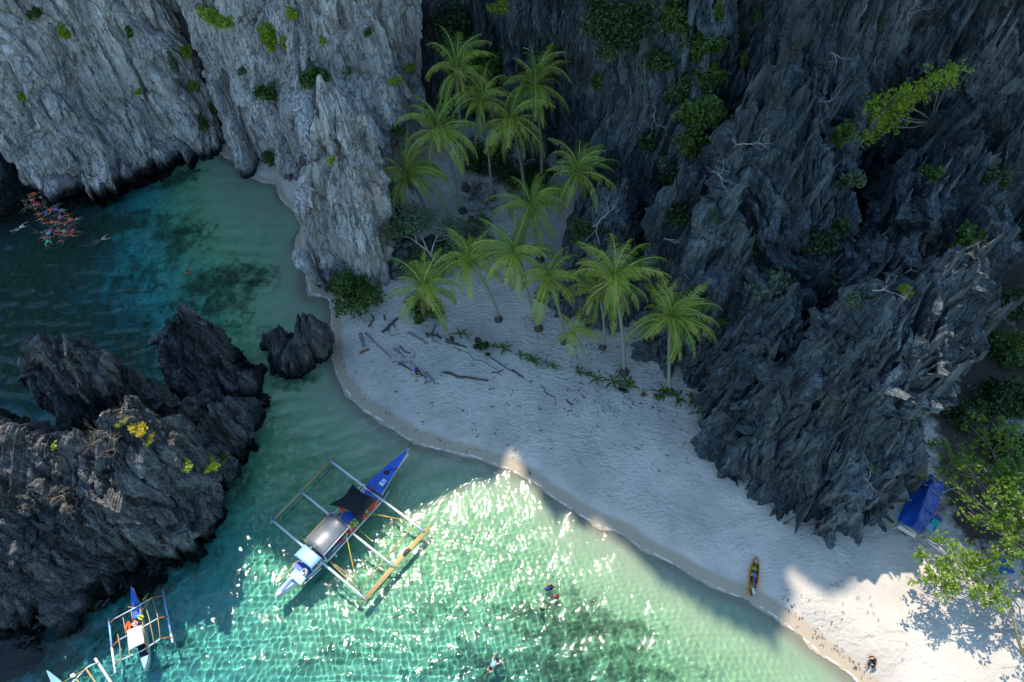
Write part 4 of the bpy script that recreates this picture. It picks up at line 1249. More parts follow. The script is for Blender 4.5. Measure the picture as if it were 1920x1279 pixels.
# ------------------------------------------------------------------ shrubs rooted in the rock
def cliff_bush(x, y, rx, ry, mat, n, ls, lab, seed, out=.5, cat="shrub", name="shrub", clumps=10, group="shrubs rooted in the cliffs"):
    p, nr = rock_hit(x, y)
    dist = (Vector((0, 0, CAM_H)) - p).length
    sx, sy = rx / FPX * dist, ry / FPX * dist * 1.1
    nn = Vector((nr.x, nr.y, 0)); nn = nn.normalized() if nn.length > .1 else Vector((0, -1, 0))
    c = p + nn * out * sx
    return dense(name, tuple(c), (sx, max(.6, sx * .7), sy), lab, cat, mat, n, ls, seed, group, clumps, base=p)
CB = [
    (408, 28, 24, 22, M_LEAF_B, 700, "round bright shrub high on the pale cliff near the top edge"),
    (503, 70, 16, 34, M_LEAF_B, 700, "tall yellow green shrub hanging in the pale cliff's long crack"),
    (528, 80, 8, 12, M_LEAF_B, 200, "small bright tuft just right of the tall yellow green shrub"),
    (499, 172, 17, 27, M_LEAF_M, 650, "green shrub below the tall yellow green one on the pale cliff"),
    (577, 140, 21, 26, M_LEAF_M, 800, "dense green shrub above the pale rock tower"),
    (500, 290, 14, 17, M_LEAF_M, 450, "green shrub low on the cliff above the small hidden beach"),
    (362, 157, 9, 17, M_LEAF_B, 260, "narrow olive shrub on the pale cliff left of the cave"),
    (381, 225, 10, 24, M_LEAF_M, 350, "trailing olive shrub directly left of the cave mouth"),
    (600, 76, 6, 10, M_LEAF_B, 120, "tiny yellow tuft on the pale cliff above the dense green shrub"),
    (764, 122, 14, 10, M_LEAF_B, 260, "bright shrub on a slanting ledge of the pale cliff"),
    (740, 148, 13, 9, M_LEAF_B, 220, "bright trailing shrub at the lower end of the slanting ledge"),
    (743, 240, 15, 15, M_LEAF_M, 420, "round shrub between the rock tower and the tall palms"),
    (621, 296, 5, 8, M_LEAF_B, 90, "tiny yellow green tuft on the pale rock tower's face"),
    (262, 170, 5, 8, M_LEAF_B, 80, "tiny olive tuft on the far left of the pale cliff"),
    (832, 45, 34, 46, M_LEAF_D, 2000, "dark shrub mass at the top of the gully right of the pale cliff"),
    (862, 78, 20, 18, M_LEAF_G, 600, "greyish shrub below the dark mass in the gully"),
    (930, 110, 38, 42, M_LEAF_M, 1900, "green shrub mass behind the highest palm in the gully"),
    (948, 8, 20, 12, M_LEAF_B, 360, "bright yellow green shrub at the top edge above the gully"),
    (1195, 45, 62, 52, M_LEAF_D, 3600, "big green tree hanging on the dark cliff under the top edge"),
    (1262, 20, 40, 34, M_LEAF_M, 1500, "green shrub right of the big hanging tree at the top edge"),
    (1300, 82, 34, 40, M_LEAF_M, 1600, "upper part of the creeper covered gully, mid green shrub"),
    (1330, 140, 30, 32, M_LEAF_M, 1300, "bright leafy shrub in the middle of the creeper gully"),
    (1275, 165, 32, 36, M_LEAF_D, 1300, "dark shrub on the left side of the creeper gully"),
    (1312, 205, 34, 36, M_LEAF_M, 1500, "dense green shrub in the creeper gully left of the white tree"),
    (1285, 265, 28, 36, M_LEAF_M, 1300, "green shrub low in the creeper gully above the rock spires"),
    (1265, 325, 20, 28, M_LEAF_M, 800, "lowest green shrub of the creeper gully between two cliffs"),
    (1210, 255, 24, 30, M_LEAF_D, 800, "dark shrub left of the creeper gully behind grey twigs"),
    (1262, 395, 24, 24, M_LEAF_D, 700, "dark brownish shrub in the cleft right of the rock outcrop"),
    (1525, 470, 34, 40, M_LEAF_D, 1300, "dark shrub in the deep cleft between the spires and the pinnacle"),
    (1470, 540, 36, 30, M_LEAF_G, 1100, "grey green shrub on the saddle left of the small blue peak"),
    (1560, 525, 40, 26, M_LEAF_G, 1200, "grey green thicket on the saddle behind the pinnacle"),
    (1820, 440, 30, 34, M_LEAF_M, 1200, "olive green shrub behind the top of the pinnacle"),
    (1702, 542, 10, 16, M_LEAF_B, 260, "small bright sunlit shrub on the pinnacle's crest"),
    (1350, 20, 12, 20, M_LEAF_M, 300, "small shrub right of the gully near the top edge"),
    (1620, 560, 22, 18, M_LEAF_G, 400, "grey twiggy shrub left of the sunlit crest shrub"),
    (1880, 640, 46, 60, M_LEAF_M, 2600, "dark tree crown right of the pinnacle at the frame edge"),
    (1905, 560, 36, 46, M_LEAF_D, 1500, "darkest crown high right of the pinnacle"),
    (1850, 730, 46, 50, M_LEAF_D, 2400, "dark green crown between the pinnacle and the sunlit tree"),
    (1905, 740, 40, 50, M_LEAF_D, 2000, "dark crown at the right edge above the sunlit tree"),
    (1800, 760, 36, 34, M_LEAF_D, 1500, "dark low crown at the pinnacle's right foot"),
    (1880, 820, 44, 40, M_LEAF_D, 1800, "dark crown just behind the sunlit tree"),
]
more = [(120, 60, 9, 14, "among the left streaks of the pale cliff"), (70, 20, 12, 12, "in the top left corner of the pale cliff"), (320, 120, 8, 22, "in the pale cliff's middle crack"), (345, 100, 10, 14, "above the narrow olive one"),
        (400, 200, 9, 14, "left of the cave's upper edge"), (455, 130, 7, 12, "between two cracks right of the cave"), (545, 25, 8, 10, "at the top edge right of the yellow green one"), (690, 60, 8, 8, "near the top of the pale cliff's right part"), (650, 130, 7, 8, "above the tower's right shoulder"),
        (42, 182, 6, 9, "at the pale cliff's left outline"), (240, 60, 6, 12, "in a crack on the left part"), (1430, 30, 10, 12, "on the spire wall by the top edge"), (1400, 110, 9, 16, "on the spire wall above the white tree"), (1340, 400, 10, 9, "on top of the lower spires"), (1645, 45, 14, 12, "on the darkest cliff under the top edge"),
        (1580, 250, 16, 26, "in the dark gully left of the bright tree"), (1600, 330, 18, 24, "in the dark gully below the bright tree"), (1560, 420, 18, 24, "deeper in the dark gully"), (1120, 150, 18, 20, "left of the hanging roots"), (1150, 95, 22, 20, "under the big hanging tree's left side"), (1240, 110, 26, 22, "under the big hanging tree's right side"),
        (1385, 60, 14, 26, "creeper strip right of the gully"), (1250, 300, 16, 20, "left foot of the creeper gully"), (880, 30, 30, 24, "across the gully's upper middle"), (905, 160, 24, 22, "just above the rear palms"), (1035, 60, 8, 12, "on the dark cliff near the top edge"), (1410, 470, 9, 12, "on the karst slope above the pinnacle's left foot"), (1360, 600, 12, 12, "on the slope right of the rightmost palm"), (1640, 880, 10, 8, "on the pinnacle's lower face"), (1870, 330, 22, 26, "in a cleft of the darkest cliff at right"), (1760, 330, 16, 18, "below the bright tree at right")]
for i, (x, y, rx, ry, where) in enumerate(more):
    CB.append((x, y, rx, ry, [M_LEAF_M, M_LEAF_G, M_LEAF_D][i % 3] if x > 820 else [M_LEAF_B, M_LEAF_M, M_LEAF_G][i % 3], int(150 + rx * ry * 1.1), ("small shrub " if rx < 15 else "shrub ") + where))
for i, (x, y, rx, ry, mt, n, lab) in enumerate(CB):
    tree = x > 1780 and y > 500 or "tree" in lab.split("hanging")[0] and "big green tree" in lab
    cliff_bush(x, y, rx, ry, mt, int(n * 1.1), .30 if n > 500 else .24, lab, 100 + i, cat="tree" if tree else "shrub", name="tree" if tree else "shrub", clumps=24 if n > 1000 else 13,
               group="dark trees right of the pinnacle" if tree and x > 1780 else "shrubs rooted in the cliffs" if not tree else None)

# the bright leaning tree on the right cliff
p, nr = rock_hit(1735, 215)
root = empty("tree", p, "bright green tree leaning out of the darkest cliff at upper right", "tree")
rng = np.random.default_rng(3)
mb = MB(); tips = []
c0 = p + Vector((0, -1.6, .4))
arms = [((1655, 215), .12), ((1625, 205), .1), ((1680, 190), .1), ((1640, 240), .1), ((1765, 150), .09), ((1790, 135), .08), ((1775, 165), .07), ((1700, 175), .08)]
for (ax, ay), r in arms:
    e = Vector(PY(ax, ay, p.y - 2.4))
    m = c0.lerp(e, .5) + Vector(rng.normal(size=3)) * .3
    mb.tube([p, c0, m, e], [r * 1.2, r, r * .7, r * .3], 4, cap=False)
    grow(mb, m, (e - m), 1.6, r * .5, 2, rng, tips, kids=(2, 2))
    grow(mb, e, (e - m), 1.2, r * .3, 1, rng, tips, kids=(2, 3))
mb.build("trunk", M_BRANCH, root)
cl = []
for (x, y, sx, sy, n) in [(1650, 215, 42, 28, 1100), (1630, 245, 22, 22, 450), (1610, 205, 18, 18, 260), (1690, 190, 30, 18, 420), (1745, 150, 22, 18, 170), (1785, 135, 26, 16, 150), (1720, 175, 26, 16, 260), (1775, 160, 22, 10, 80)]:
    for k in range(n // 12):
        q = PY(x + rng.normal() * sx * .55, y + rng.normal() * sy * .55, p.y - 2.4 + rng.normal() * .9)
        cl.append(q + rng.normal(size=(12, 3)) * .24)
quads_mesh("crown", M_LEAF_B, leaf_quads(np.vstack(cl), .24, rng), root)

# bare trees on the rock
for i, (x, y, s, d, lab) in enumerate([
    (1378, 275, 4.6, (0, -.6, .9), "white leafless tree standing out on the spires beside the creeper gully"),
    (1348, 325, 3.8, (-.3, -.7, .3), "pale leafless tree hanging below the white one"),
    (1246, 445, 3.4, (0, -.6, .8), "white leafless sapling in the cleft above the palms' right end"),
    (1702, 42, 4.2, (-.1, -.6, .8), "grey leafless tree near the top edge on the darkest cliff"),
    (1225, 215, 4.0, (0, -.7, .5), "grey twiggy tree beside hanging roots on the dark cliff"),
    (1540, 190, 2.8, (0, -.7, .5), "small leafless bush on the spire wall near its right edge"),
    (1618, 895, 2.6, (.2, -.7, .5), "white dead branches sticking out of the pinnacle's lower right face"),
    (1882, 600, 3.6, (-.3, -.5, .7), "thin bare tree among the dark crowns right of the pinnacle"),
    (1640, 545, 3.2, (0, -.6, .6), "white bare branches on the saddle behind the sunlit crest"),
    (1700, 510, 2.6, (0, -.5, .9), "bare sunlit twigs standing on the pinnacle's crest"),
    (980, 90, 3.4, (.4, -.7, .3), "grey bare branches beside the highest palm's crown"),
    (1300, 300, 3.0, (-.2, -.7, .4), "grey twigs hanging over the low end of the creeper gully"),
    (1560, 100, 2.2, (0, -.7, .3), "tiny leafless bush at the edge of the dark gully near the top"),
]):
    p, nr = rock_hit(x, y)
    plant("bare_tree", p, d, s, lab, "tree", "leafless trees on the rock", None, M_TWIG, .2, 0, .3, 4, seed=40 + i, trunk_r=.075, spread=.75, kids=(2, 3), wig=.5)

# hanging roots
for i, (x, y0, y1) in enumerate([(1191, 90, 250), (1206, 100, 240), (1180, 150, 222)]):
    p, nr = rock_hit(x, y0)
    a = p + Vector((0, -1.4, 0))
    q, _ = rock_hit(x, y1)
    e = Vector(PY(x, y1, q.y - .5))
    mb = MB(); mb.tube([p, a, a.lerp(e, .5) + Vector((.1, -.2, 0)), e], [.045, .04, .03, .02], 4)
    o = mb.build("aerial_root", M_BRANCH, None, origin=tuple(p))
    tag(o, ["longest pale root hanging down the dark cliff under the big tree", "middle pale root hanging down the dark cliff", "shortest pale root hanging left of the other two"][i], "root", "roots hanging on the dark cliff")

# scrub on the sea stacks
for i, (x, y, rx, ry, mt, n, lab) in enumerate([
    (176, 800, 20, 18, M_LEAF_M, 600, "dark green scrub on the left of the big rock mass's top"),
    (258, 806, 17, 8, M_LEAF_Y, 420, "golden yellow sunlit shrub on top of the big rock mass"),
    (276, 826, 8, 6, M_LEAF_Y, 120, "small orange yellow tuft right below the golden shrub"),
    (350, 872, 7, 9, M_LEAF_B, 160, "bright green tuft on the right shoulder of the big rock mass"),
    (392, 872, 12, 14, M_LEAF_B, 330, "green shrub on the low right end of the middle rock ridge"),
    (412, 852, 16, 9, M_LEAF_M, 260, "olive shrub above the green one on the middle rock ridge"),
    (106, 832, 12, 7, M_LEAF_B, 200, "yellow green shrub in the notch between two rock masses"),
    (232, 786, 14, 10, M_LEAF_B, 130, "sparse bright shrub behind the golden one on the big rock mass"),
]):
    cliff_bush(x, y, rx, ry, mt, n, .2, lab, 200 + i, out=.1, group="scrub on the sea stacks", clumps=8)
for i, (x, y, s, lab) in enumerate([(205, 805, 2.6, "tangle of bleached dry twigs beside the dark green scrub"), (190, 826, 2.6, "lower tangle of dry twigs on the big rock mass"), (222, 848, 2.4, "dry brown twigs at the edge of the big rock mass's top"), (250, 780, 2.2, "dry twigs around the golden yellow shrub"), (120, 930, 2.4, "brown dry scrub in the sunlit hollow of the big rock mass"), (150, 955, 2.2, "dry brown scrub below the sunlit hollow")]):
    p, nr = rock_hit(x, y)
    plant("dry_scrub", p, (.2, -.3, 1), s, lab, "scrub", "dry scrub on the big rock mass", None, M_DRYTWIG, .12, 0, .2, 4, seed=60 + i, trunk_r=.04, spread=.9, kids=(3, 3))

# ------------------------------------------------------------------ sunlit trees over the right end of the beach
def canopy_tree(base, blobs_, label, leaf, seed, trunk_r, n_mul=1.0, ls=.27, wood=M_BRANCH):
    """blobs_: (px, py, distance Y, radius px x, radius px y, leaves)"""
    rng = np.random.default_rng(seed)
    root = empty("tree", base, label, "tree")
    mb = MB()
    B = Vector(base)
    top = B + Vector((0, 0, 3.2))
    cs = []
    ends = []
    for (x, y, z, rx, ry, n) in blobs_:
        c = Vector(G(x, y, z)); ends.append(c)
    cen = sum(ends, Vector()) / len(ends)
    fork = B.lerp(cen, .45); fork.z = B.z + (cen.z - B.z) * .55
    mb.tube([B + Vector((0, 0, -.4)), B.lerp(fork, .5) + Vector((.1, .1, 0)), fork], [trunk_r * 1.3, trunk_r, trunk_r * .8], 8)
    for c, (x, y, z, rx, ry, n) in zip(ends, blobs_):
        m = fork.lerp(c, .5) + Vector((rng.normal() * .35, rng.normal() * .35, .35))
        mb.tube([fork, m, c], [trunk_r * .55, trunk_r * .33, trunk_r * .16], 5, cap=False)
        dist = (Vector((0, 0, CAM_H)) - c).length
        sx, sy = rx / FPX * dist, ry / FPX * dist
        tips = []
        for k in range(7):
            a = rng.uniform(0, 6.28); rr = rng.uniform(.35, 1)
            e = c + Vector((math.cos(a) * sx * rr, math.sin(a) * sy * rr, rng.normal() * .4))
            st = m.lerp(c, rng.uniform(.3, 1))
            mid = st.lerp(e, .5) + Vector(rng.normal(size=3)) * .2
            mb.tube([st, mid, e], [trunk_r * .16, .035, .018], 3, cap=False)
            tips += [mid, e, mid.lerp(e, .5)]
        nc = max(1, int(n * n_mul * .55 / 7))
        for k in range(nc):
            t = tips[rng.integers(len(tips))]
            q = np.array(t) + rng.normal(size=3) * np.array([sx * .30, sy * .30, .3])
            cs.append(q + rng.normal(size=(7, 3)) * .17)
    mb.build("trunk", wood, root)
    quads_mesh("crown", leaf, leaf_quads(np.vstack(cs), ls, rng, up=.9, elong=1.3), root)
    return root
b = on_ground(1935, 1120)
canopy_tree(tuple(b), [(1770, 830, 9, 26, 22, 130), (1800, 860, 10, 34, 30, 260), (1760, 885, 9, 24, 22, 150), (1845, 815, 11, 34, 26, 330), (1890, 810, 12, 34, 24, 330), (1850, 870, 11, 40, 34, 480), (1905, 870, 12, 34, 34, 480),
                       (1870, 920, 11, 40, 34, 520), (1915, 940, 11.5, 30, 40, 480), (1855, 965, 10, 30, 30, 320), (1895, 1000, 10, 34, 34, 430), (1870, 1040, 9, 24, 22, 160), (1925, 1040, 10, 24, 34, 260), (1800, 915, 9.5, 26, 24, 160), (1815, 960, 9, 16, 14, 60),
                       (1960, 900, 12, 50, 60, 800), (1970, 1020, 11, 50, 60, 700), (1980, 1120, 10, 40, 60, 500)],
            "large sunlit tree reaching in from the right edge above the blue shelter", M_LEAF_S, 71, .26)
b = on_ground(1925, 1190)
canopy_tree(tuple(b), [(1740, 1040, 6.5, 22, 20, 200), (1770, 1065, 6.8, 34, 26, 420), (1735, 1080, 6, 20, 18, 150), (1810, 1050, 7, 34, 24, 380), (1800, 1090, 6.6, 36, 26, 460), (1850, 1075, 7, 30, 28, 330), (1845, 1125, 6.5, 30, 18, 300), (1770, 1105, 6.2, 28, 16, 260),
                       (1750, 1015, 6.6, 24, 10, 80), (1800, 1020, 6.8, 22, 10, 90), (1870, 1100, 6.6, 20, 20, 120)],
            "smaller leafy tree with pale forked branches casting its shadow on the sunlit sand", M_LEAF_S, 72, .16, wood=M_TWIG)
# bamboo props
M_BAMBOO = simple_mat("bamboo", (.42, .30, .13), .5, .3, .25, .2, 9)
for (a, b_, lab) in [((1836, 1112), (1837, 1030), "upright bamboo pole inside the smaller leafy tree"), ((1922, 1232), (1886, 1112), "leaning bamboo pole right of the smaller leafy tree")]:
    p = on_ground(*a); q = Vector(near_ray(b_[0], b_[1], (p.x, p.y)))
    mb = MB(); mb.tube([p + Vector((0, 0, -.2)), q], [.10, .08], 6)
    o = mb.build("bamboo_pole", M_BAMBOO, None, origin=tuple(p)); tag(o, lab, "pole", "bamboo poles at the right edge")
print("plants", round(time.time() - T0, 1))

# ================================================================== driftwood and litter on the sand
def z2(x, y): return (620 + x / 5.333, 560 + y / 5.333)
def z3(x, y): return (960 + x / 5.053, 600 + y / 5.053)
logs = [
    (z2(298, 355), z2(335, 488), .30, M_DRIFT, 0, "pale thick log lying nearest the waterline beside the brown one"),
    (z2(292, 553), z2(388, 508), .24, M_DRIFT_B, 0, "short reddish brown log with a broken stub end"),
    (z2(345, 345), z2(610, 592), .15, M_DRIFT, .3, "long pale tapering log half buried in the sand"),
    (z2(378, 285), z2(428, 175), .17, M_DRIFT_D, .5, "dark forked driftwood nearest the round green bush"),
    (z2(535, 170), z2(545, 218), .16, M_DRIFT_D, 0, "short dark stub of wood above the broad dark log"),
    (z2(515, 342), z2(672, 195), .24, M_DRIFT_D, .6, "broad dark log pointing at the shaggy palm's fronds"),
    (z2(590, 377), z2(705, 345), .07, M_DRIFT_B, 0, "straight thin brown stick beside the broad dark log"),
    (z2(770, 340), z2(968, 452), .20, M_DRIFT, .3, "grey log under the shaggy palm's left fronds"),
    (z2(955, 345), z2(1108, 398), .26, M_DRIFT_D, .7, "gnarled dark log touching the shaggy palm's trunk"),
    (z2(1008, 385), z2(1075, 440), .13, M_DRIFT, .3, "small grey branch below the gnarled dark log"),
    (z2(1215, 440), z2(1362, 492), .17, M_DRIFT_D, .2, "straight grey log running right from the shaggy palm's root"),
    (z2(632, 505), z2(692, 548), .22, M_DRIFT, .2, "pale knotty block of driftwood in the middle of the logs"),
    (z2(690, 478), z2(792, 548), .13, M_DRIFT_D, .4, "curved dark branch above the pale knotty block"),
    (z2(700, 540), z2(742, 606), .10, M_DRIFT, .3, "thin grey branch below the pale knotty block"),
    (z2(615, 640), z2(770, 628), .10, M_DRIFT, .5, "crooked grey branch left of the person in purple"),
    (z2(680, 648), z2(812, 718), .14, M_DRIFT_D, .3, "dark log ending at the person in purple"),
    (z2(790, 620), z2(860, 692), .10, M_DRIFT, .1, "thin pale log just above the person in purple"),
    (z2(950, 745), z2(1035, 832), .23, M_DRIFT, .1, "thick pale stump of a log right of the person in purple"),
    (z2(880, 750), z2(1085, 852), .09, M_DRIFT_D, .8, "crooked root running below the thick pale log stump"),
    (z2(1130, 740), z2(1575, 822), .19, M_DRIFT_D, .7, "longest dark driftwood trunk lying alone on the open sand"),
    (z2(1612, 742), z2(1725, 720), .12, M_DRIFT_D, .2, "short dark stick above the long driftwood trunk's right end"),
    (z2(1578, 908), z2(1645, 900), .08, M_DRIFT_D, .1, "tiny dark stick below the long driftwood trunk"),
    (z2(1230, 485), z2(1660, 705), .06, M_DRIFT_D, .8, "long thin branch curving down from the shaggy palm's root"),
    (z2(1600, 590), z2(1925, 795), .10, M_DRIFT_D, .4, "long thin pole lying below the palm seedlings"),
    (z3(5, 470), z3(112, 548), .11, M_DRIFT_D, .2, "dark stick left of the stump and below the twin seedlings"),
    (z3(275, 625), z3(408, 760), .07, M_DRIFT_D, .7, "thin crooked stick on the sand below the round stump"),
    (z3(512, 752), z3(562, 808), .11, M_DRIFT_D, .2, "small dark stick below the smallest palm"),
    (z3(630, 592), z3(685, 606), .08, M_DRIFT_D, .3, "little dark twig below the seedling next to the smallest palm"),
    ((1440, 1), (0, 0), 0, None, 0, None),
]
for i, (a, b, r, mt, crook, lab) in enumerate(logs):
    if mt is None: continue
    r *= .8
    rng = np.random.default_rng(i + 5)
    A, B = on_ground(*a), on_ground(*b)
    n = 7
    pts = []
    side = Vector((-(B - A).y, (B - A).x, 0)).normalized()
    for k in range(n):
        t = k / (n - 1)
        p = A.lerp(B, t) + side * crook * rng.normal() * .28 * math.sin(math.pi * t)
        p.z = gz(p.x, p.y) + r * .45
        pts.append(p)
    rad = [r * (.75 + .35 * rng.uniform()) * (1 - .35 * k / n) for k in range(n)]
    mb = MB(); mb.tube(pts, rad, 7, flat=.85)
    for k in range(int(crook * 5)):
        j = rng.integers(1, n - 1)
        e = pts[j] + side * rng.choice([-1, 1]) * r * rng.uniform(2, 4) + Vector((rng.normal() * .3, rng.normal() * .3, r * .8))
        mb.tube([pts[j], e], [r * .45, r * .12], 5)
    o = mb.build("driftwood", mt, None, origin=tuple(pts[n // 2]))
    tag(o, lab, "driftwood", "driftwood on the beach")
p = on_ground(*z3(308, 430))
mb = MB(); mb.tube([p + Vector((0, 0, -.1)), p + Vector((0, 0, .28)), p + Vector((0, 0, .32))], [.48, .42, .34], 10)
tag(mb.build("tree_stump", M_DRIFT, None, origin=tuple(p)), "round cut palm stump among the seedlings", "stump")

# weed washed up along the dry line, twigs and leaves on the sand
rng = np.random.default_rng(5)
C = []
dry_line = [(640, 575), (640, 650), (652, 700), (680, 745), (740, 795), (830, 828), (925, 858)]
for a, b in zip(dry_line[:-1], dry_line[1:]):
    for t in np.linspace(0, 1, 10): C.append((a[0] + (b[0] - a[0]) * t + rng.normal() * 5, a[1] + (b[1] - a[1]) * t + rng.normal() * 4, .08))
wl2 = [(1440, 1100), (1500, 1160), (1560, 1205), (1600, 1245), (1650, 1285)]
for a, b in zip(wl2[:-1], wl2[1:]):
    for t in rng.uniform(0, 1, 9): C.append((a[0] + (b[0] - a[0]) * t + rng.normal() * 5, a[1] + (b[1] - a[1]) * t + rng.normal() * 5, rng.uniform(.04, .15)))
for k in range(260):
    C.append((rng.uniform(660, 1290), rng.uniform(590, 900), rng.uniform(.06, .16)))
for k in range(140): C.append((rng.uniform(1050, 1330), rng.uniform(640, 780), .14))
for k in range(60): C.append((rng.uniform(1450, 1700), rng.uniform(1080, 1250), .08))
q = []
for (x, y, s) in C:
    p = on_ground(x, y)
    if p.z < .12: continue
    for m in range(3):
        q.append((p.x + rng.normal() * s, p.y + rng.normal() * s, p.z + .05 + rng.uniform(0, .03), s))
q = np.array(q)
lq = leaf_quads(q[:, :3], 1.0, rng, up=9, elong=1.6)
cen = q[:, None, :3]
lq = cen + (lq - cen) * (q[:, 3] * .9)[:, None, None]
tag(quads_mesh("beach_litter", M_DRIFT_D, lq, None), "dark bits of weed and dead leaves strewn over the sand", "litter", kind="stuff")

# ================================================================== paints and cloths
M_BLUE = simple_mat("blue_paint", (.012, .085, .42), .45, .4, .18, .1, 2)
M_LBLUE = simple_mat("light_blue_paint", (.22, .40, .62), .4, .4, .10, .1, 2)
M_WHITE = simple_mat("white_paint", (.62, .64, .66), .5, .4, .08, .1, 3)
M_DECK = simple_mat("grey_deck", (.24, .27, .29), .7, .3, .3, .2, 3)
M_SAIL = simple_mat("black_shade_cloth", (.012, .014, .018), .8, .2, .2)
M_CANOPY = simple_mat("grey_canopy", (.10, .12, .135), .38, .5, .15, .15, 1.2)
M_WCLOTH = simple_mat("white_canopy", (.56, .55, .56), .6, .3, .06, .1, 2)
M_ORANGE = simple_mat("orange_vest", (.85, .13, .02), .6, .3, .1)
M_RED = simple_mat("red_cloth", (.55, .04, .04), .6, .3, .1)
M_PINK = simple_mat("pink_cloth", (.70, .16, .20), .6, .3, .1)
M_GREENV = simple_mat("green_float", (.08, .70, .15), .5, .3, .1)
M_LIME = simple_mat("lime_cloth", (.35, .50, .05), .6, .3, .1)
M_BLUEV = simple_mat("blue_cloth", (.03, .12, .45), .6, .3, .1)
M_PURPLE = simple_mat("purple_shirt", (.24, .04, .50), .7, .2, .1)
M_DARKC = simple_mat("dark_cloth", (.015, .016, .02), .7, .2, .1)
M_SKIN = simple_mat("skin", (.42, .24, .155), .6, .3, .08)
M_SKIN_P = simple_mat("pale_skin", (.50, .33, .25), .6, .3, .08)
M_HAIR = simple_mat("dark_hair", (.012, .009, .008), .6, .3, .2)
M_ROPE = simple_mat("yellow_rope", (.55, .42, .06), .7, .2, .1)
M_DROPE = simple_mat("dark_rope", (.03, .03, .032), .8, .1, .1)
M_GREYI = simple_mat("grey_metal", (.22, .24, .26), .4, .5, .2, metal=.5)
M_WOODB = simple_mat("brown_box", (.30, .16, .07), .7, .2, .2)
M_TURQ = simple_mat("turquoise_cloth", (.02, .42, .38), .6, .2, .1)
M_CHECK = None
m, nt = new_mat("checked_cloth"); g = NT(nt)
ck = nt.nodes.new('ShaderNodeTexChecker'); g.set(ck.inputs['Vector'], nt.nodes.new('ShaderNodeTexCoord').outputs['Object']); ck.inputs['Scale'].default_value = 4.5
ck.inputs['Color1'].default_value = (.45, .04, .05, 1); ck.inputs['Color2'].default_value = (.62, .50, .48, 1)
g.out(principled(g, ck.outputs[0], .8)); M_CHECK = m

# ================================================================== the large outrigger boat
def A_(x, y, z=0.0): return Vector(G(480 + x / 3.197, 800 + y / 3.197, z))
BG = "outrigger boats in the lagoon"
o0 = A_(520, 600, 0); 
boat = empty("outrigger_boat", (o0.x, o0.y, 0), "large blue and white outrigger boat with grey canopy and long blue bow", "boat", BG)
axis = (A_(905, 150, 1.6) - A_(118, 1012, .9)); axis.z = 0; axis.normalize()
perp = Vector((-axis.y, axis.x, 0))
st = [((118, 1012), .10, .95), ((172, 960), .28, .90), ((238, 905), .42, .9), ((300, 838), .75, .95), ((395, 730), .95, 1.0), ((500, 600), 1.0, 1.05), ((610, 470), .95, 1.1), ((708, 372), .85, 1.25), ((775, 292), .62, 1.5), ((840, 215), .36, 1.75), ((906, 148), .06, 2.0)]
def hull_loft(name, st, afn, perp, parent, mat, depth=.45):
    mb = MB(); vs = []; k = 9
    for (xy, hw, z) in st:
        c = afn(xy[0], xy[1], z)
        kz = -depth * min(1, hw * 2 + .2) if z < 1.3 * st[5][2] else z - 1.0
        for j in range(k):
            a = math.pi * j / (k - 1)
            vs.append((c.x + perp.x * hw * math.cos(a), c.y + perp.y * hw * math.cos(a), kz + (z - kz) * (1 - math.sin(a) ** .7)))
    n = len(st)
    fs = [(i * k + j, i * k + j + 1, (i + 1) * k + j + 1, (i + 1) * k + j) for i in range(n - 1) for j in range(k - 1)]
    fs += [tuple(range(k)), tuple(range((n - 1) * k, n * k))[::-1]]
    mb.add(vs, fs)
    return mb.build(name, mat, parent)
hull_loft("hull", st, A_, perp, boat, M_WHITE)
def deck(name, st, afn, perp, parent, mat, dz=.03, th=.06, inset=.0, crown=.0):
    mb = MB(); vs = []
    for (xy, hw, z) in st:
        c = afn(xy[0], xy[1], z + dz); h = max(.02, hw - inset)
        vs += [c + perp * h, c + Vector((0, 0, crown * h)), c - perp * h, c + perp * h - Vector((0, 0, th)), c - perp * h - Vector((0, 0, th))]
    n = len(st); fs = []
    for i in range(n - 1):
        a, b = i * 5, (i + 1) * 5
        fs += [(a, a + 1, b + 1, b), (a + 1, a + 2, b + 2, b + 1), (a + 3, a, b, b + 3), (a + 2, a + 4, b + 4, b + 2), (a + 4, a + 3, b + 3, b + 4)]
    fs += [(2, 1, 0, 3, 4), tuple((n - 1) * 5 + q for q in (0, 1, 2, 4, 3))]
    mb.add(vs, fs)
    return mb.build(name, mat, parent, smooth_shade=False)
bow_st = [((672, 415), .95, 1.24), ((708, 372), .90, 1.30), ((742, 332), .80, 1.4), ((775, 292), .66, 1.55), ((840, 215), .40, 1.8), ((900, 152), .12, 2.02)]
deck("bow_deck", bow_st, A_, perp, boat, M_BLUE, crown=.12)
deck("main_deck", [((300, 838), .70, 1.0), ((395, 730), .88, 1.05), ((500, 600), .92, 1.1), ((610, 470), .88, 1.15), ((672, 405), .85, 1.2)], A_, perp, boat, M_DECK)
deck("stern_deck", [((120, 1010), .12, .97), ((172, 960), .27, .93), ((232, 908), .40, .93)], A_, perp, boat, M_LBLUE)
mb = MB(); mb.slab([A_(150, 985, 1.02), A_(206, 915, 1.02), A_(216, 925, 1.02), A_(156, 992, 1.02)], .04)
mb.build("stern_well", M_BLUE, boat, False)
# emblem on the bow: pale square with a dark curved line
mb = MB(); mb.slab([A_(735, 340, 1.72), A_(766, 311, 1.78), A_(786, 326, 1.78), A_(757, 361, 1.72)], .02)
em = mb.build("emblem", M_WHITE, boat, False)
mb = MB(); mb.tube([A_(752, 327, 1.80), A_(757, 333, 1.80), A_(766, 335, 1.80), A_(775, 330, 1.80), A_(783, 322, 1.80)], .035, 5)
mb.build("emblem_line", M_BLUE, em)
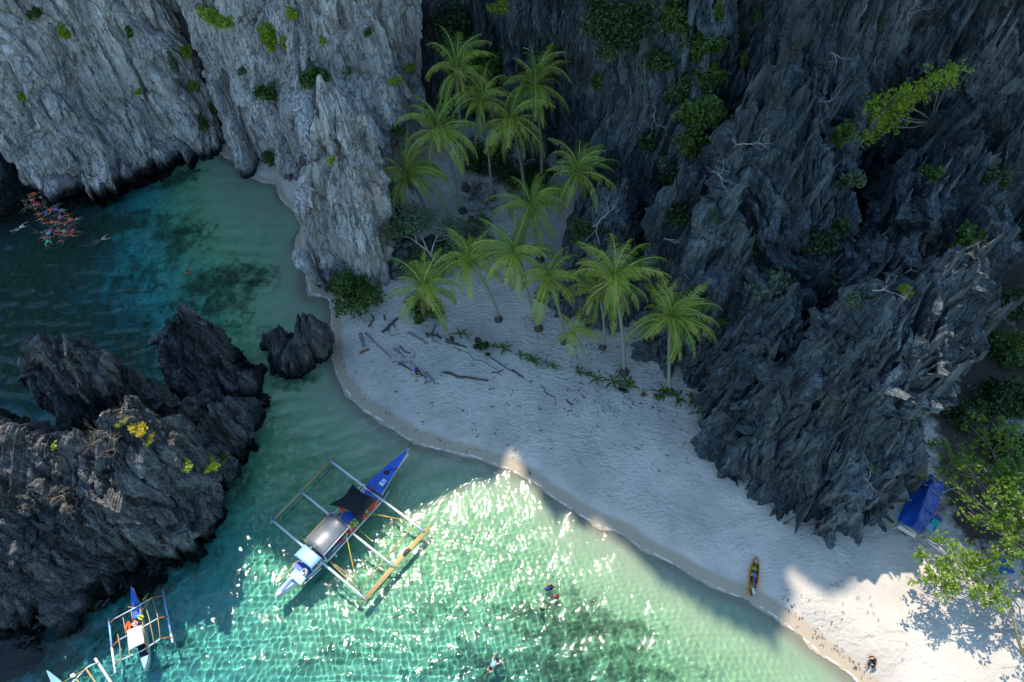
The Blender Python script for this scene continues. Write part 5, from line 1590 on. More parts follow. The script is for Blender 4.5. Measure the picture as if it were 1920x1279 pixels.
# outrigger arms
def arm(p0, p1, z0, z1, zm, parent, mat, r=.11, tips=None, afn=A_, name="outrigger_arm"):
    mb = MB(); pts = []
    for i in range(11):
        t = i / 10
        z = z0 + (z1 - z0) * t + zm * (1 - (2 * t - 1) ** 4)
        p = afn(p0[0] + (p1[0] - p0[0]) * t, p0[1] + (p1[1] - p0[1]) * t, z)
        pts.append(p)
    mb.tube(pts, r, 7)
    o = mb.build(name, mat, parent)
    return o
for a, b in [((440, 200), (1012, 632)), ((265, 386), (830, 842)), ((93, 555), (662, 1040))]:
    arm(a, b, .35, .35, 1.0, boat, M_WHITE)
    mb = MB(); c = A_(a[0], a[1], .42); d = A_(a[0] + (b[0] - a[0]) * .09, a[1] + (b[1] - a[1]) * .09, .70)
    mb.tube([c, d], .125, 7); mb.build("arm_tip", M_LBLUE, boat)
mb = MB(); mb.tube([A_(470, 180, .25), A_(270, 390, .22), A_(84, 580, .25)], [.10, .13, .11], 7); mb.build("float_pole", M_BAMBOO, boat)
mb = MB(); mb.tube([A_(476, 222, .3), A_(300, 410, .3), A_(140, 572, .3)], .03, 4); mb.build("stay_line", M_DROPE, boat)
for k, (dx, dy) in enumerate([(0, 0), (-9, 2), (6, 8), (-4, -9)]):
    mb = MB(); e = [0, 60, -30, 110][k]
    mb.tube([A_(1040 + dx - e * .3, 600 + dy + e * .35, .28), A_(840 + dx, 820 + dy, .25), A_(640 + dx, 1050 + dy, .28)], [.08, .10, .09], 6)
    mb.build("float_pole", M_BAMBOO, boat)
mb = MB(); mb.tube([A_(885, 770, .42), A_(905, 745, .45), A_(925, 735, .42)], [.16, .22, .12], 6); mb.build("rope_bundle", M_DRIFT_D, boat)
mb = MB(); mb.tube([A_(972, 560, .6), A_(785, 780, .6), A_(620, 985, .6)], .055, 5); mb.build("inner_rail", M_BAMBOO, boat)
# platform rails and walkways
for a, b, r in [((772, 428), (420, 815), .07), ((755, 420), (455, 750), .05), ((735, 440), (600, 590), .05), ((640, 345), (600, 385), .05), ((655, 355), (615, 398), .05), ((520, 470), (465, 520), .06), ((530, 480), (476, 530), .05), ((800, 385), (770, 430), .03), ((610, 345), (665, 350), .05), ((660, 370), (620, 415), .05)]:
    mb = MB(); mb.tube([A_(*a, 1.35), A_(*b, 1.3)], r, 5); mb.build("rail", M_WHITE, boat)
mb = MB(); mb.slab([A_(655, 355, 1.3), A_(690, 375, 1.3), A_(655, 415, 1.3), A_(622, 392, 1.3)], .05); mb.build("side_platform", M_DECK, boat, False)
mb = MB(); mb.slab([A_(756, 428, 1.12), A_(770, 440, 1.12), A_(440, 800, 1.12), A_(420, 780, 1.12)], .05); mb.build("walkway", M_DECK, boat, False)
mb = MB(); mb.slab([A_(552, 498, 1.4), A_(616, 548, 1.4), A_(574, 600, 1.4), A_(508, 546, 1.4)], .10); mb.build("hatch_cover", M_BLUE, boat, False)
mb = MB(); mb.slab([A_(480, 545, 1.45), A_(560, 605, 1.45), A_(553, 613, 1.45), A_(474, 552, 1.45)], .08); mb.build("cross_bench", M_WHITE, boat, False)
mb = MB(); mb.slab([A_(535, 478, 1.35), A_(560, 495, 1.35), A_(528, 535, 1.35), A_(500, 515, 1.35)], .08); mb.build("side_bench", M_DECK, boat, False)
# black shade sail with four drawn-out corners
cs_ = [A_(578, 345, 3.0), A_(735, 436, 2.9), A_(626, 588, 2.4), A_(437, 467, 2.8)]
cen = sum(cs_, Vector()) / 4 + Vector((0, 0, .25))
mb = MB(); ring = []
for i in range(4):
    a, b = cs_[i], cs_[(i + 1) % 4]
    inw = [.16, .22, .38, .24][i]
    for t in np.linspace(0, 1, 9)[:-1]:
        p = a.lerp(b, t); ring.append(p.lerp(cen, inw * math.sin(math.pi * t)))
n = len(ring)
vs = [cen] + ring + [p.lerp(cen, .5) + Vector((0, 0, .06)) for p in ring]
fs = []
for i in range(n):
    j = (i + 1) % n
    fs += [(1 + i, 1 + j, 1 + n + j, 1 + n + i), (0, 1 + n + i, 1 + n + j)]
lowv = [v - Vector((0, 0, .02)) for v in vs]; N_ = len(vs)
mb.add(vs + lowv, fs + [tuple(N_ + q for q in reversed(f)) for f in fs])
mb.build("shade_sail", M_SAIL, boat)
# grey canopy on a bamboo frame
cq = [A_(450, 515, 2.7), A_(562, 600, 2.7), A_(407, 772, 2.7), A_(293, 682, 2.7)]
mb = MB(); mb.slab(cq, .04, 10, curve=lambda u, v: (0, 0, .22 * math.sin(math.pi * u) + .05 * math.sin(v * 9)))
mb.build("canopy", M_CANOPY, boat)
for a, b in ((0, 1), (1, 2), (2, 3), (3, 0)):
    mb = MB(); mb.tube([cq[a] + Vector((0, 0, .04)), cq[b] + Vector((0, 0, .04))], .045, 5); mb.build("canopy_frame", M_WHITE if (a, b) in ((0, 1), (1, 2)) else M_BAMBOO, boat)
mb = MB(); mb.tube([(cq[2] + cq[3]) / 2 + Vector((0, 0, .27)), cen.lerp((cq[0] + cq[1]) / 2, 1) * .4 + ((cq[2] + cq[3]) / 2) * .6 + Vector((0, 0, .22))], .03, 4); mb.build("ridge_seam", M_WHITE, boat)
for c in cq:
    mb = MB(); mb.tube([Vector((c.x, c.y, 1.1)), c], .04, 5); mb.build("canopy_post", M_WHITE, boat)
# light blue wheelhouse roof
rq = [A_(292, 706, 2.3), A_(392, 788, 2.3), A_(332, 852, 2.3), A_(230, 770, 2.3)]
mb = MB(); mb.slab(rq, .08, 6, curve=lambda u, v: (0, 0, .10 * math.sin(math.pi * u))); mb.build("wheelhouse_roof", M_LBLUE, boat)
for c in rq:
    mb = MB(); mb.tube([Vector((c.x, c.y, .9)) * 1.0, c], .04, 5); mb.build("roof_post", M_LBLUE, boat)
mb = MB(); mb.slab([A_(258, 806, 1.25), A_(345, 862, 1.25), A_(300, 905, 1.25), A_(218, 850, 1.25)], .3); mb.build("engine_box", M_BLUE, boat, False)
mb = MB(); mb.slab([A_(236, 852, 1.5), A_(303, 903, 1.5), A_(266, 950, 1.5), A_(198, 893, 1.5)], .06); mb.build("stern_panel", M_LBLUE, boat, False)
mb = MB(); mb.slab([A_(330, 720, 1.3), A_(400, 775, 1.3), A_(380, 800, 1.3), A_(312, 742, 1.3)], .3); mb.build("cabin_side", M_BLUE, boat, False)
mb = MB(); c = A_(345, 742, 1.75); mb.box(c, .45, .4, .4, .7); mb.build("box", M_WOODB, boat, False)
mb = MB(); c = A_(293, 868, 1.55); mb.box(c, .55, .4, .3, .7); mb.ball(A_(300, 880, 1.7), .2, .3, .2); mb.ball(A_(285, 860, 1.75), .16); mb.build("engine", M_GREYI, boat, False)
for a, b, r, mt in [((262, 800), (125, 946), .05, M_BAMBOO), ((250, 800), (190, 880), .05, M_BAMBOO), ((392, 848), (275, 957), .055, M_WHITE), ((300, 932), (272, 960), .07, M_BAMBOO), ((242, 930), (278, 962), .05, M_BAMBOO), ((290, 680), (610, 935), .045, M_BAMBOO), ((408, 775), (610, 972), .05, M_BAMBOO)]:
    mb = MB(); mb.tube([A_(*a, 1.3), A_(*b, 1.0)], r, 5); mb.build("bamboo_pole", mt, boat)
mb = MB(); mb.tube([A_(455, 745, 1.1), A_(487, 780, 1.0)], .06, 5); mb.tube([A_(475, 760, 1.1), A_(440, 800, 1.0)], .06, 5); mb.build("side_step", M_WHITE, boat)
for a, b, z0, z1 in [((700, 522), (962, 575), 1.6, .8), ((520, 500), (700, 522), 1.7, 1.6), ((543, 660), (612, 975), 2.2, .6), ((540, 600), (543, 660), 2.6, 2.2), ((614, 615), (700, 690), 1.1, .9), ((250, 650), (300, 690), .9, 1.2)]:
    mb = MB(); mb.tube([A_(*a, z0), A_(*b, z1)], .035, 4); mb.build("rope", M_ROPE, boat)
mb = MB(); mb.tube([A_(905, 150, 2.0), A_(915, 125, 2.5)], [.08, .07], 6); mb.build("bow_post", M_LBLUE, boat)
mb = MB(); mb.tube([A_(913, 128, 2.5), A_(940, 82, 2.9)], .035, 4); mb.tube([A_(915, 118, 2.6), A_(938, 117, 2.6)], .03, 4); mb.build("bow_spike", M_DROPE, boat)
mb = MB(); mb.ball(A_(782, 276, 1.75), .3, .22, .14); mb.build("rope_coil", M_DROPE, boat)
mb = MB(); mb.tube([A_(788, 275, 1.72), A_(810, 255, 1.8), A_(822, 262, 1.85), A_(832, 252, 1.85), A_(856, 255, 1.75)], .035, 4); mb.build("anchor_line", M_DROPE, boat)
mb = MB(); mb.tube([A_(655, 355, 1.75), A_(700, 395, 1.75)], .05, 5); mb.tube([A_(700, 385, 1.7), A_(765, 425, 1.6)], .09, 6); mb.build("boarding_ladder", M_DRIFT_D, boat)
mb = MB(); mb.ball(A_(697, 366, 1.7), .17); mb.build("red_buoy", M_RED, boat)
# life vests stowed on the boat
def vest(c, mat, lab, s=.34, rz=0.0, group="life vests lying on the large boat"):
    mb = MB()
    cx, cy, cz = c
    def rp(x, y, z): return (cx + (x * math.cos(rz) - y * math.sin(rz)) * s, cy + (x * math.sin(rz) + y * math.cos(rz)) * s, cz + z * s)
    for sx in (-1, 1):
        mb.tube([rp(.35 * sx, -.8, .1), rp(.42 * sx, -.1, .16), rp(.28 * sx, .7, .1), rp(.16 * sx, .95, .05)], [.30 * s, .33 * s, .22 * s, .12 * s], 6, flat=.5)
    mb.tube([rp(-.3, .8, .1), rp(0, 1.05, .14), rp(.3, .8, .1)], [.16 * s, .2 * s, .16 * s], 6)
    o = mb.build("life_vest", mat, None, origin=tuple(c)); tag(o, lab, "life vest", group); return o
for (x, y), mt, lab in [((712, 462), M_ORANGE, "orange life vest nearest the bow under the shade sail's right corner"), ((698, 478), M_ORANGE, "orange life vest second along the right rail from the bow"), ((684, 492), M_ORANGE, "orange life vest third along the right rail from the bow"),
                        ((652, 536), M_ORANGE, "orange life vest lying alone beside the grey box on the right rail"), ((568, 608), M_ORANGE, "orange life vest at the grey canopy's front right corner"), ((562, 624), M_RED, "reddish life vest at the grey canopy's front right corner"),
                        ((516, 496), M_ORANGE, "orange life vest on the left bench behind the shade sail"), ((600, 572), M_LIME, "lime green cloth bundle behind the shade sail"), ((582, 590), M_LIME, "smaller lime green bundle next to the canopy corner"), ((500, 680), M_RED, "dark red bundle beneath the grey canopy's right edge")]:
    vest(A_(x, y, 1.5), mt, lab, .36, .7)

# ================================================================== small outrigger boats, lower left
def B_(x, y, z=0.0): return Vector(G(80 + x / 6.426, 1080 + y / 6.426, z))
o0 = B_(1150, 700, 0)
sb = empty("outrigger_boat", (o0.x, o0.y, 0), "small outrigger boat with white canopy near the biggest rock", "boat", BG)
ax2 = (B_(1060, 130, .9) - B_(1222, 1118, .6)); ax2.z = 0; ax2.normalize(); pp2 = Vector((-ax2.y, ax2.x, 0))
st2 = [((1222, 1120), .04, .75), ((1230, 1040), .26, .62), ((1222, 960), .36, .6), ((1208, 860), .40, .6), ((1180, 700), .42, .6), ((1150, 560), .42, .62), ((1128, 430), .38, .68), ((1110, 330), .32, .8), ((1092, 250), .2, .95), ((1060, 128), .03, 1.3)]
def hull2(nm, st, f, pp, par, mat):
    mb = MB(); vs = []; k = 7
    for xy, hw, z in st:
        c = f(xy[0], xy[1], z); kz = min(-.25, 0) if z < .9 else z - .7
        for j in range(k):
            a = math.pi * j / (k - 1)
            vs.append((c.x + pp.x * hw * math.cos(a), c.y + pp.y * hw * math.cos(a), kz + (z - kz) * (1 - math.sin(a) ** .7)))
    n = len(st)
    fs = [(i * k + j, i * k + j + 1, (i + 1) * k + j + 1, (i + 1) * k + j) for i in range(n - 1) for j in range(k - 1)]
    mb.add(vs, fs + [tuple(range(k)), tuple(range((n - 1) * k, n * k))[::-1]]); return mb.build(nm, mat, par)
hull2("hull", st2, B_, pp2, sb, M_WHITE)
deck("bow_deck", [((1112, 350), .30, .85), ((1102, 290), .26, .92), ((1092, 250), .21, 1.0), ((1060, 130), .04, 1.33)], B_, pp2, sb, M_BLUE)
deck("foredeck", [((1140, 500), .36, .68), ((1128, 430), .34, .70), ((1116, 360), .28, .78)], B_, pp2, sb, M_BLUE)
deck("stern_deck", [((1222, 1115), .03, .78), ((1230, 1040), .2, .66), ((1226, 970), .3, .64)], B_, pp2, sb, M_LBLUE)
deck("hold", [((1220, 950), .33, .63), ((1206, 870), .36, .63), ((1192, 810), .36, .63)], B_, pp2, sb, M_DARKC)
mb = MB(); mb.slab([B_(1010, 662, 1.7), B_(1195, 590, 1.7), B_(1225, 808, 1.7), B_(1040, 898, 1.7)], .03, 8, curve=lambda u, v: (0, 0, .12 * math.sin(math.pi * u) - .05 * math.sin(v * 7 + u * 3)))
mb.build("canopy", M_WCLOTH, sb)
for a in ((1010, 662), (1195, 590), (1225, 808), (1040, 898)):
    c = B_(*a, 1.7); mb = MB(); mb.tube([Vector((c.x, c.y, .5)), c], .03, 4); mb.build("canopy_post", M_BAMBOO, sb)
def curved_arm(pts, zs, par, f, mat=M_WHITE, mend=M_WOODB, r=.055):
    P3 = [f(x, y, z) for (x, y), z in zip(pts, zs)]
    mb = MB(); mb.tube(P3[1:-1], r, 6); o = mb.build("outrigger_arm", mat, par)
    for e in (P3[:2], P3[-2:]):
        m = (e[0] + e[1]) / 2 + Vector((0, 0, .06)); mb = MB(); mb.tube([e[0], m, e[1]], r * .9, 5); mb.build("arm_end", mend, o)
M_ORWOOD = simple_mat("orange_wood", (.42, .13, .05), .6, .2, .1)
curved_arm([(805, 580), (872, 512), (1110, 385), (1320, 262), (1460, 240)], [.25, .65, .95, .65, .25], sb, B_, mend=M_ORWOOD)
curved_arm([(838, 855), (922, 770), (1200, 620), (1385, 512), (1512, 486)], [.25, .65, .9, .65, .25], sb, B_, mend=M_ORWOOD)
curved_arm([(868, 1082), (936, 1016), (1200, 900), (1420, 756), (1558, 738)], [.25, .65, .8, .65, .25], sb, B_, mend=M_ORWOOD)
for a, b, r, mt in [((795, 505), (832, 860), .085, M_LBLUE), ((832, 860), (876, 1170), .10, M_WHITE), ((1445, 165), (1545, 700), .085, M_LBLUE), ((1545, 700), (1567, 805), .10, M_WHITE)]:
    mb = MB(); mb.tube([B_(*a, .15), B_(*b, .15)], r, 7); mb.build("float_pole", mt, sb)
for pts in [[(1225, 320), (1285, 520), (1345, 822)], [(1320, 270), (1385, 480), (1415, 752)], [(968, 498), (985, 600), (1002, 700)], [(903, 700), (930, 850), (937, 1010)], [(1036, 880), (1052, 1000)], [(1165, 345), (1210, 600), (1262, 915)], [(1066, 420), (1082, 530)], [(1025, 372), (1145, 388)]]:
    mb = MB(); mb.tube([B_(x, y, .85) for x, y in pts], .04, 5); mb.build("bamboo_rail", M_BAMBOO, sb)
mb = MB(); mb.tube([B_(1280, 205, .9), B_(1200, 295, .9)], .03, 4); mb.tube([B_(1300, 290, .9), B_(1190, 420, .8)], .025, 4); mb.build("rope", M_ROPE, sb)
mb = MB(); mb.slab([B_(1060, 590, 1.0), B_(1110, 530, 1.0), B_(1165, 560, 1.0), B_(1110, 610, 1.0)], .05, 4, curve=lambda u, v: (0, 0, .1 * math.sin(u * 6) * math.sin(v * 5)))
tag(mb.build("checked_blanket", M_CHECK, None, False, origin=tuple(B_(1110, 570, 1))), "red and white checked cloth lying across the small boat's bow", "blanket")
vest(B_(1030, 610, 1.0), M_ORANGE, "orange life vest beside the checked cloth on the small boat", .36, .2, "life vests on the small boat")
vest(B_(1182, 500, .95), M_LIME, "yellow bundle at the right side of the small boat's bow", .3, 1.2, "life vests on the small boat")
# the boat cut by the lower frame edge
o0 = B_(330, 1400, 0)
tb = empty("outrigger_boat", (o0.x, o0.y, 0), "outrigger boat cut by the bottom edge, only blue bow tip showing", "boat", BG)
st3 = [((560, 2100), .05, .8), ((500, 1950), .4, .6), ((360, 1650), .5, .6), ((230, 1400), .45, .7), ((150, 1270), .3, .9), ((50, 1140), .03, 1.3)]
ax3 = (B_(50, 1140, 0) - B_(560, 2100, 0)); ax3.z = 0; ax3.normalize(); pp3 = Vector((-ax3.y, ax3.x, 0))
hull2("hull", st3, B_, pp3, tb, M_WHITE)
deck("bow_deck", [((300, 1520), .46, .72), ((230, 1400), .43, .78), ((150, 1270), .28, .95), ((52, 1142), .04, 1.33)], B_, pp3, tb, M_LBLUE)
mb = MB(); mb.tube([B_(632, 995, .2), B_(730, 1140, .2), B_(1000, 1560, .2)], .12, 7); mb.build("float_pole", M_WCLOTH, tb)
mb = MB(); mb.tube([B_(672, 1045, .35), B_(590, 1070, .8), B_(520, 1115, .9), B_(400, 1240, 1.0), B_(250, 1380, 1.0), B_(60, 1560, .6)], .055, 6); mb.build("outrigger_arm", M_WHITE, tb)
mb = MB(); mb.tube([B_(520, 1115, .9), B_(640, 1290, .8), B_(820, 1600, .8)], .07, 6); mb.build("bamboo_rail", M_BAMBOO, tb)
mb = MB(); mb.tube([B_(400, 1240, 1.0), B_(470, 1330, .9), B_(640, 1650, .9)], .07, 6); mb.build("bamboo_rail", M_BAMBOO, tb)
mb = MB(); mb.tube([B_(860, 1500, .4), B_(500, 1700, 1.), B_(200, 1900, .6)], .055, 6); mb.build("outrigger_arm", M_WHITE, tb)
mb = MB(); mb.slab([B_(328, 1195, 1.3), B_(378, 1168, 1.3), B_(398, 1205, 1.3), B_(345, 1225, 1.3)], .08); mb.build("solar_panel", M_WHITE, tb, False)
mb = MB(); mb.tube([B_(250, 1279, 1.1), B_(340, 1225, 1.2), B_(520, 1120, 1.0)], .025, 4); mb.build("rope", M_ROPE, tb)

# ================================================================== kayak on the sand
def K_(x, y, z=0.0):
    px, py = 1380 + x / 12.79, 1030 + y / 12.79
    return Vector(G(px, py, gz(*G(px, py)[:2]) * .6 + .12 + z))
M_KAYAK = simple_mat("orange_yellow_hull", (.48, .17, .012), .45, .4, .15)
M_KIN = simple_mat("kayak_inside", (.24, .12, .015), .6, .3, .2)
M_SEAT = simple_mat("kayak_seat", (.26, .22, .02), .6, .3, .15)
kb = K_(430, 650)
kay = empty("kayak", tuple(kb), "orange yellow open kayak lying at the water's edge", "kayak")
secs = [(512, 178, 3), (485, 250, 60), (470, 340, 90), (455, 450, 108), (445, 560, 118), (432, 680, 122), (418, 800, 116), (400, 900, 102), (385, 1000, 80), (368, 1085, 42), (362, 1118, 3)]
kaxis = (K_(512, 178) - K_(362, 1118)); kaxis.z = 0; kaxis.normalize(); kp = Vector((-kaxis.y, kaxis.x, 0))
mpp = (K_(0, 0) - K_(100, 0)).length / 100
def krow(i, f, z):
    x, y, w = secs[i]; c = K_(x, y, z); return c + kp * w * mpp * f
mb = MB(); vs = []; prof_ = [(-1, .30), (-.96, .12), (-.6, -.02), (0, -.06), (.6, -.02), (.96, .12), (1, .30), (.80, .33), (.74, .22), (.6, .10), (0, .06), (-.6, .10), (-.74, .22), (-.80, .33)]
m_ = len(prof_)
for i in range(len(secs)):
    rise = .12 * (abs(i - 5) / 5) ** 2
    for f, z in prof_: vs.append(krow(i, f, z + rise))
fs = [(i * m_ + j, i * m_ + (j + 1) % m_, (i + 1) * m_ + (j + 1) % m_, (i + 1) * m_ + j) for i in range(len(secs) - 1) for j in range(m_)]
mb.add(vs, fs + [tuple(range(m_)), tuple(range((len(secs) - 1) * m_, len(secs) * m_))[::-1]])
mb.build("hull", M_KAYAK, kay)
mb = MB(); vs = []
idx = range(1, 10)
for i in idx: vs += [krow(i, -.70, .17), krow(i, 0, .11), krow(i, .70, .17)]
mb.add(vs, [(a * 3 + j, a * 3 + j + 1, a * 3 + j + 4, a * 3 + j + 3) for a in range(8) for j in range(2)])
mb.build("cockpit_floor", M_KIN, kay)
for (a, b, w) in [(340, 500, 60), (520, 650, 66), (840, 950, 60)]:
    mb = MB(); ca, cb = K_(470 - (a - 250) * .14, a, .22), K_(470 - (b - 250) * .14, b, .30)
    mb.slab([ca + kp * w * mpp, ca - kp * w * mpp, cb - kp * w * mpp, cb + kp * w * mpp], .08, 3); mb.build("seat", M_SEAT, kay)
for (x, y, dx) in [(435, 370, 0), (510, 400, 0), (395, 510, 0), (508, 540, 0), (368, 710, 0), (480, 750, 0)]:
    mb = MB(); mb.box(K_(x, y, .28), .14, .42, .06, math.atan2(kaxis.y, kaxis.x) - math.pi / 2); mb.build("foot_well", M_DARKC, kay, False)
mb = MB(); mb.tube([K_(455, 540, .36), K_(440, 900, .36)], .035, 5); mb.box(K_(450, 590, .38), .18, .5, .04, math.atan2(kaxis.y, kaxis.x) - math.pi / 2)
tag(mb.build("paddle", M_BLUEV, None, origin=tuple(K_(450, 700, .3))), "dark blue paddle lying inside the kayak", "paddle")
mb = MB(); mb.box(K_(420, 1005, .36), .22, .5, .12, math.atan2(kaxis.y, kaxis.x) - math.pi / 2 + .35)
tag(mb.build("cool_box", M_WCLOTH, None, False, origin=tuple(K_(420, 1005, .3))), "small white box at the seaward end of the kayak", "box")

# ================================================================== blue tarp shelter
def T_(x, y, z):
    px, py = 1640 + x / 6.733, 840 + y / 6.733
    return Vector(G(px, py, z))
m, nt = new_mat("blue_tarpaulin"); g = NT(nt)
p_ = g.pos(); n1 = g.noise(p_, 1.2, 4, .6); n2 = g.noise(g.scale(p_, (1, .3, 1), (0, 0, .4)), 3.2, 3, .6, 1.0)
g.out(principled(g, g.ramp(n1, [(.3, (.005, .042, .24)), (.7, (.009, .078, .36))]), .42, g.bump(g.math('ADD', n1, g.math('MULTIPLY', n2, .5)), .7, .12), .4))
M_TARP = m
tz = gz(*G(1725, 945)[:2])
sh = empty("tarp_shelter", tuple(Vector(G(1722, 950, tz))), "blue tarpaulin shelter with a ridge beside the jagged pinnacle", "shelter")
zr, ze = tz + 2.7, tz + 1.7
wr = lambda k: (lambda u, v: (0, 0, .10 * math.sin(u * 7 + k) * math.sin(v * 9 + k) - .12 * math.sin(math.pi * u)))
mb = MB(); mb.slab([T_(478, 460, ze), T_(690, 478, zr), T_(500, 1005, zr), T_(282, 925, ze)], .03, 14, curve=wr(0)); mb.build("left_slope", M_TARP, sh)
mb = MB(); mb.slab([T_(690, 478, zr), T_(832, 640, ze), T_(740, 850, ze - .1), T_(600, 720, zr)], .03, 12, curve=wr(2)); mb.build("right_slope", M_TARP, sh)
mb = MB(); mb.slab([T_(600, 715, zr + .03), T_(745, 840, ze), T_(602, 1085, ze), T_(500, 1008, zr)], .03, 12, curve=wr(4)); mb.build("right_slope", M_TARP, sh)
mb = MB(); mb.slab([T_(522, 305, ze + .5), T_(740, 338, ze + .7), T_(735, 470, zr - .2), T_(472, 432, ze + .2)], .03, 10, curve=wr(1)); mb.build("rear_tarp", M_TARP, sh)
mb = MB(); mb.slab([T_(735, 350, ze + .6), T_(882, 455, ze), T_(835, 600, ze - .3), T_(690, 480, zr - .1)], .03, 10, curve=wr(5)); mb.build("rear_tarp", M_TARP, sh)
mb = MB(); mb.slab([T_(412, 488, ze - .3), T_(482, 486, ze - .1), T_(440, 676, ze - .1), T_(372, 672, ze - .3)], .03, 6, curve=wr(3)); mb.build("side_tarp", M_TARP, sh)
mb = MB(); mb.slab([T_(310, 975, tz + 1.5), T_(525, 1095, tz + 1.5), T_(505, 1135, tz + .7), T_(285, 1010, tz + .7)], .06, 4); mb.build("front_panel", M_WCLOTH, sh, False)
for k in range(3):
    mb = MB(); o_ = k * 12
    mb.tube([T_(330, 955 + o_, ze), T_(400, 962 + o_, ze + .25), T_(470, 1010 + o_, ze + .25), T_(528, 1080 + o_ * .6, ze)], .045, 4)
    mb.build("awning_strip", M_WHITE if k % 2 == 0 else M_BLUE, sh)
for a in ((478, 460), (832, 640), (602, 1085), (282, 925)):
    c = T_(*a, ze); mb = MB(); mb.tube([Vector((c.x, c.y, tz - .1)), c], .05, 5); mb.build("pole", M_BAMBOO, sh)
for a, za, b, zb_ in [((190, 918), tz + .3, (300, 985), ze), ((155, 1070), tz + .05, (300, 985), ze), ((1150, 440), tz + .5, (860, 560), ze)]:
    mb = MB(); mb.tube([T_(*a, za), T_(*b, zb_)], .03, 4); mb.build("guy_rope", M_LBLUE, sh)
for (x, y), s, mt, lab, hz in [((700, 985), (.7, .5), M_LBLUE, "light blue crate at the shelter's lower right corner", .4), ((750, 950), (.6, .6), M_TURQ, "turquoise crate beside the shelter's right side", .5), ((790, 905), (.5, .5), M_TARP, "blue folded tarp above the turquoise crate", .3), ((735, 1005), (.4, .35), M_BLUEV, "small blue box below the light blue crate", .3)]:
    c = T_(x, y, tz + hz / 2); mb = MB(); mb.box(c, s[0], s[1], hz, .9)
    for dz in (-.35, .42): mb.box(c + Vector((0, 0, hz * dz)), s[0] + .05, s[1] + .05, .05, .9)
    tag(mb.build("crate", mt, None, False, origin=(c.x, c.y, tz)), lab, "crate", "gear beside the blue shelter")
mb = MB(); c = T_(285, 810, tz + .3); mb.box(c, .3, .5, .12, .5); mb.box(c + Vector((0, 0, .1)), .2, .35, .1, .2)
tag(mb.build("folded_cloth", M_LBLUE, None, False, origin=tuple(c)), "light blue cloth on the rocks left of the shelter", "cloth")
for (x, y), mt, lab in [((1868, 1048), M_TARP, "blue plastic sheet under the trees, upper one"), ((1882, 1068), M_TARP, "blue plastic sheet under the trees, lower and darker one")]:
    c = on_ground(x, y); mb = MB(); mb.slab([c + Vector((-.7, .3, .1)), c + Vector((.6, .4, .1)), c + Vector((.8, -.3, .1)), c + Vector((-.5, -.4, .1))], .05, 5, curve=wr(6))
    tag(mb.build("plastic_sheet", mt, None, origin=tuple(c)), lab, "sheet", "plastic sheets under the trees")

# ================================================================== people
def body_mesh(name, J, R, links, mat, fingers=True, sub=1):
    """one continuous skinned body; J joint -> xyz, R joint -> radius, pelvis is the root"""
    names = list(J)
    vs = [Vector(J[n]) for n in names]; rr = [R[n] for n in names]
    idx = {n: i for i, n in enumerate(names)}
    es = [(idx[a], idx[b]) for a, b in links]
    if fingers:
        for s in "lr":
            w, h = Vector(J["wrist_" + s]), Vector(J["hand_" + s])
            d = (h - w).normalized()
            sd = d.cross(Vector((0, 0, 1)))
            sd = sd.normalized() if sd.length > .1 else Vector((1, 0, 0))
            for k, (off, ln) in enumerate([(-.030, .065), (-.011, .08), (.010, .085), (.030, .075)]):
                b0 = len(vs)
                vs += [h + sd * off + d * .03, h + sd * off * 1.2 + d * (.03 + ln * .55), h + sd * off * 1.2 + d * (.03 + ln) + Vector((0, 0, -.015))]
                rr += [.010, .009, .007]; es += [(idx["hand_" + s], b0), (b0, b0 + 1), (b0 + 1, b0 + 2)]
            b0 = len(vs); vs += [w.lerp(h, .5) + sd * .045, w.lerp(h, .5) + sd * .07 + d * .04]; rr += [.011, .009]; es += [(idx["hand_" + s], b0), (b0, b0 + 1)]
    me = bpy.data.meshes.new(name)
    me.from_pydata([tuple(v) for v in vs], es, [])
    ob = bpy.data.objects.new(name, me); COL.objects.link(ob)
    md = ob.modifiers.new("skin", 'SKIN'); md.use_smooth_shade = True; md.branch_smoothing = .5
    for i, v in enumerate(me.skin_vertices[0].data):
        v.radius = (rr[i], rr[i] * (.72 if i in (idx["pelvis"], idx["chest"], idx["waist"]) else 1)); v.use_root = (i == idx["pelvis"])
    if sub:
        s2 = ob.modifiers.new("sub", 'SUBSURF'); s2.levels = sub; s2.render_levels = sub
    dg = bpy.context.evaluated_depsgraph_get()
    me2 = bpy.data.meshes.new_from_object(ob.evaluated_get(dg))
    me2.name = name
    me2.materials.clear(); me2.materials.append(mat)
    bpy.data.objects.remove(ob); bpy.data.meshes.remove(me)
    return me2

RB = dict(pelvis=.15, waist=.135, chest=.165, neck=.055, head=.095, crown=.085, nose=.018, shoulder_l=.065, shoulder_r=.065, elbow_l=.042, elbow_r=.042, wrist_l=.03, wrist_r=.03, hand_l=.036, hand_r=.036,
          hip_l=.095, hip_r=.095, knee_l=.062, knee_r=.062, ankle_l=.042, ankle_r=.042, toe_l=.035, toe_r=.035)
LK = [("pelvis", "waist"), ("waist", "chest"), ("chest", "neck"), ("neck", "head"), ("head", "crown"), ("head", "nose"), ("chest", "shoulder_l"), ("chest", "shoulder_r"), ("shoulder_l", "elbow_l"), ("shoulder_r", "elbow_r"),
      ("elbow_l", "wrist_l"), ("elbow_r", "wrist_r"), ("wrist_l", "hand_l"), ("wrist_r", "hand_r"), ("pelvis", "hip_l"), ("pelvis", "hip_r"), ("hip_l", "knee_l"), ("hip_r", "knee_r"), ("knee_l", "ankle_l"), ("knee_r", "ankle_r"), ("ankle_l", "toe_l"), ("ankle_r", "toe_r")]
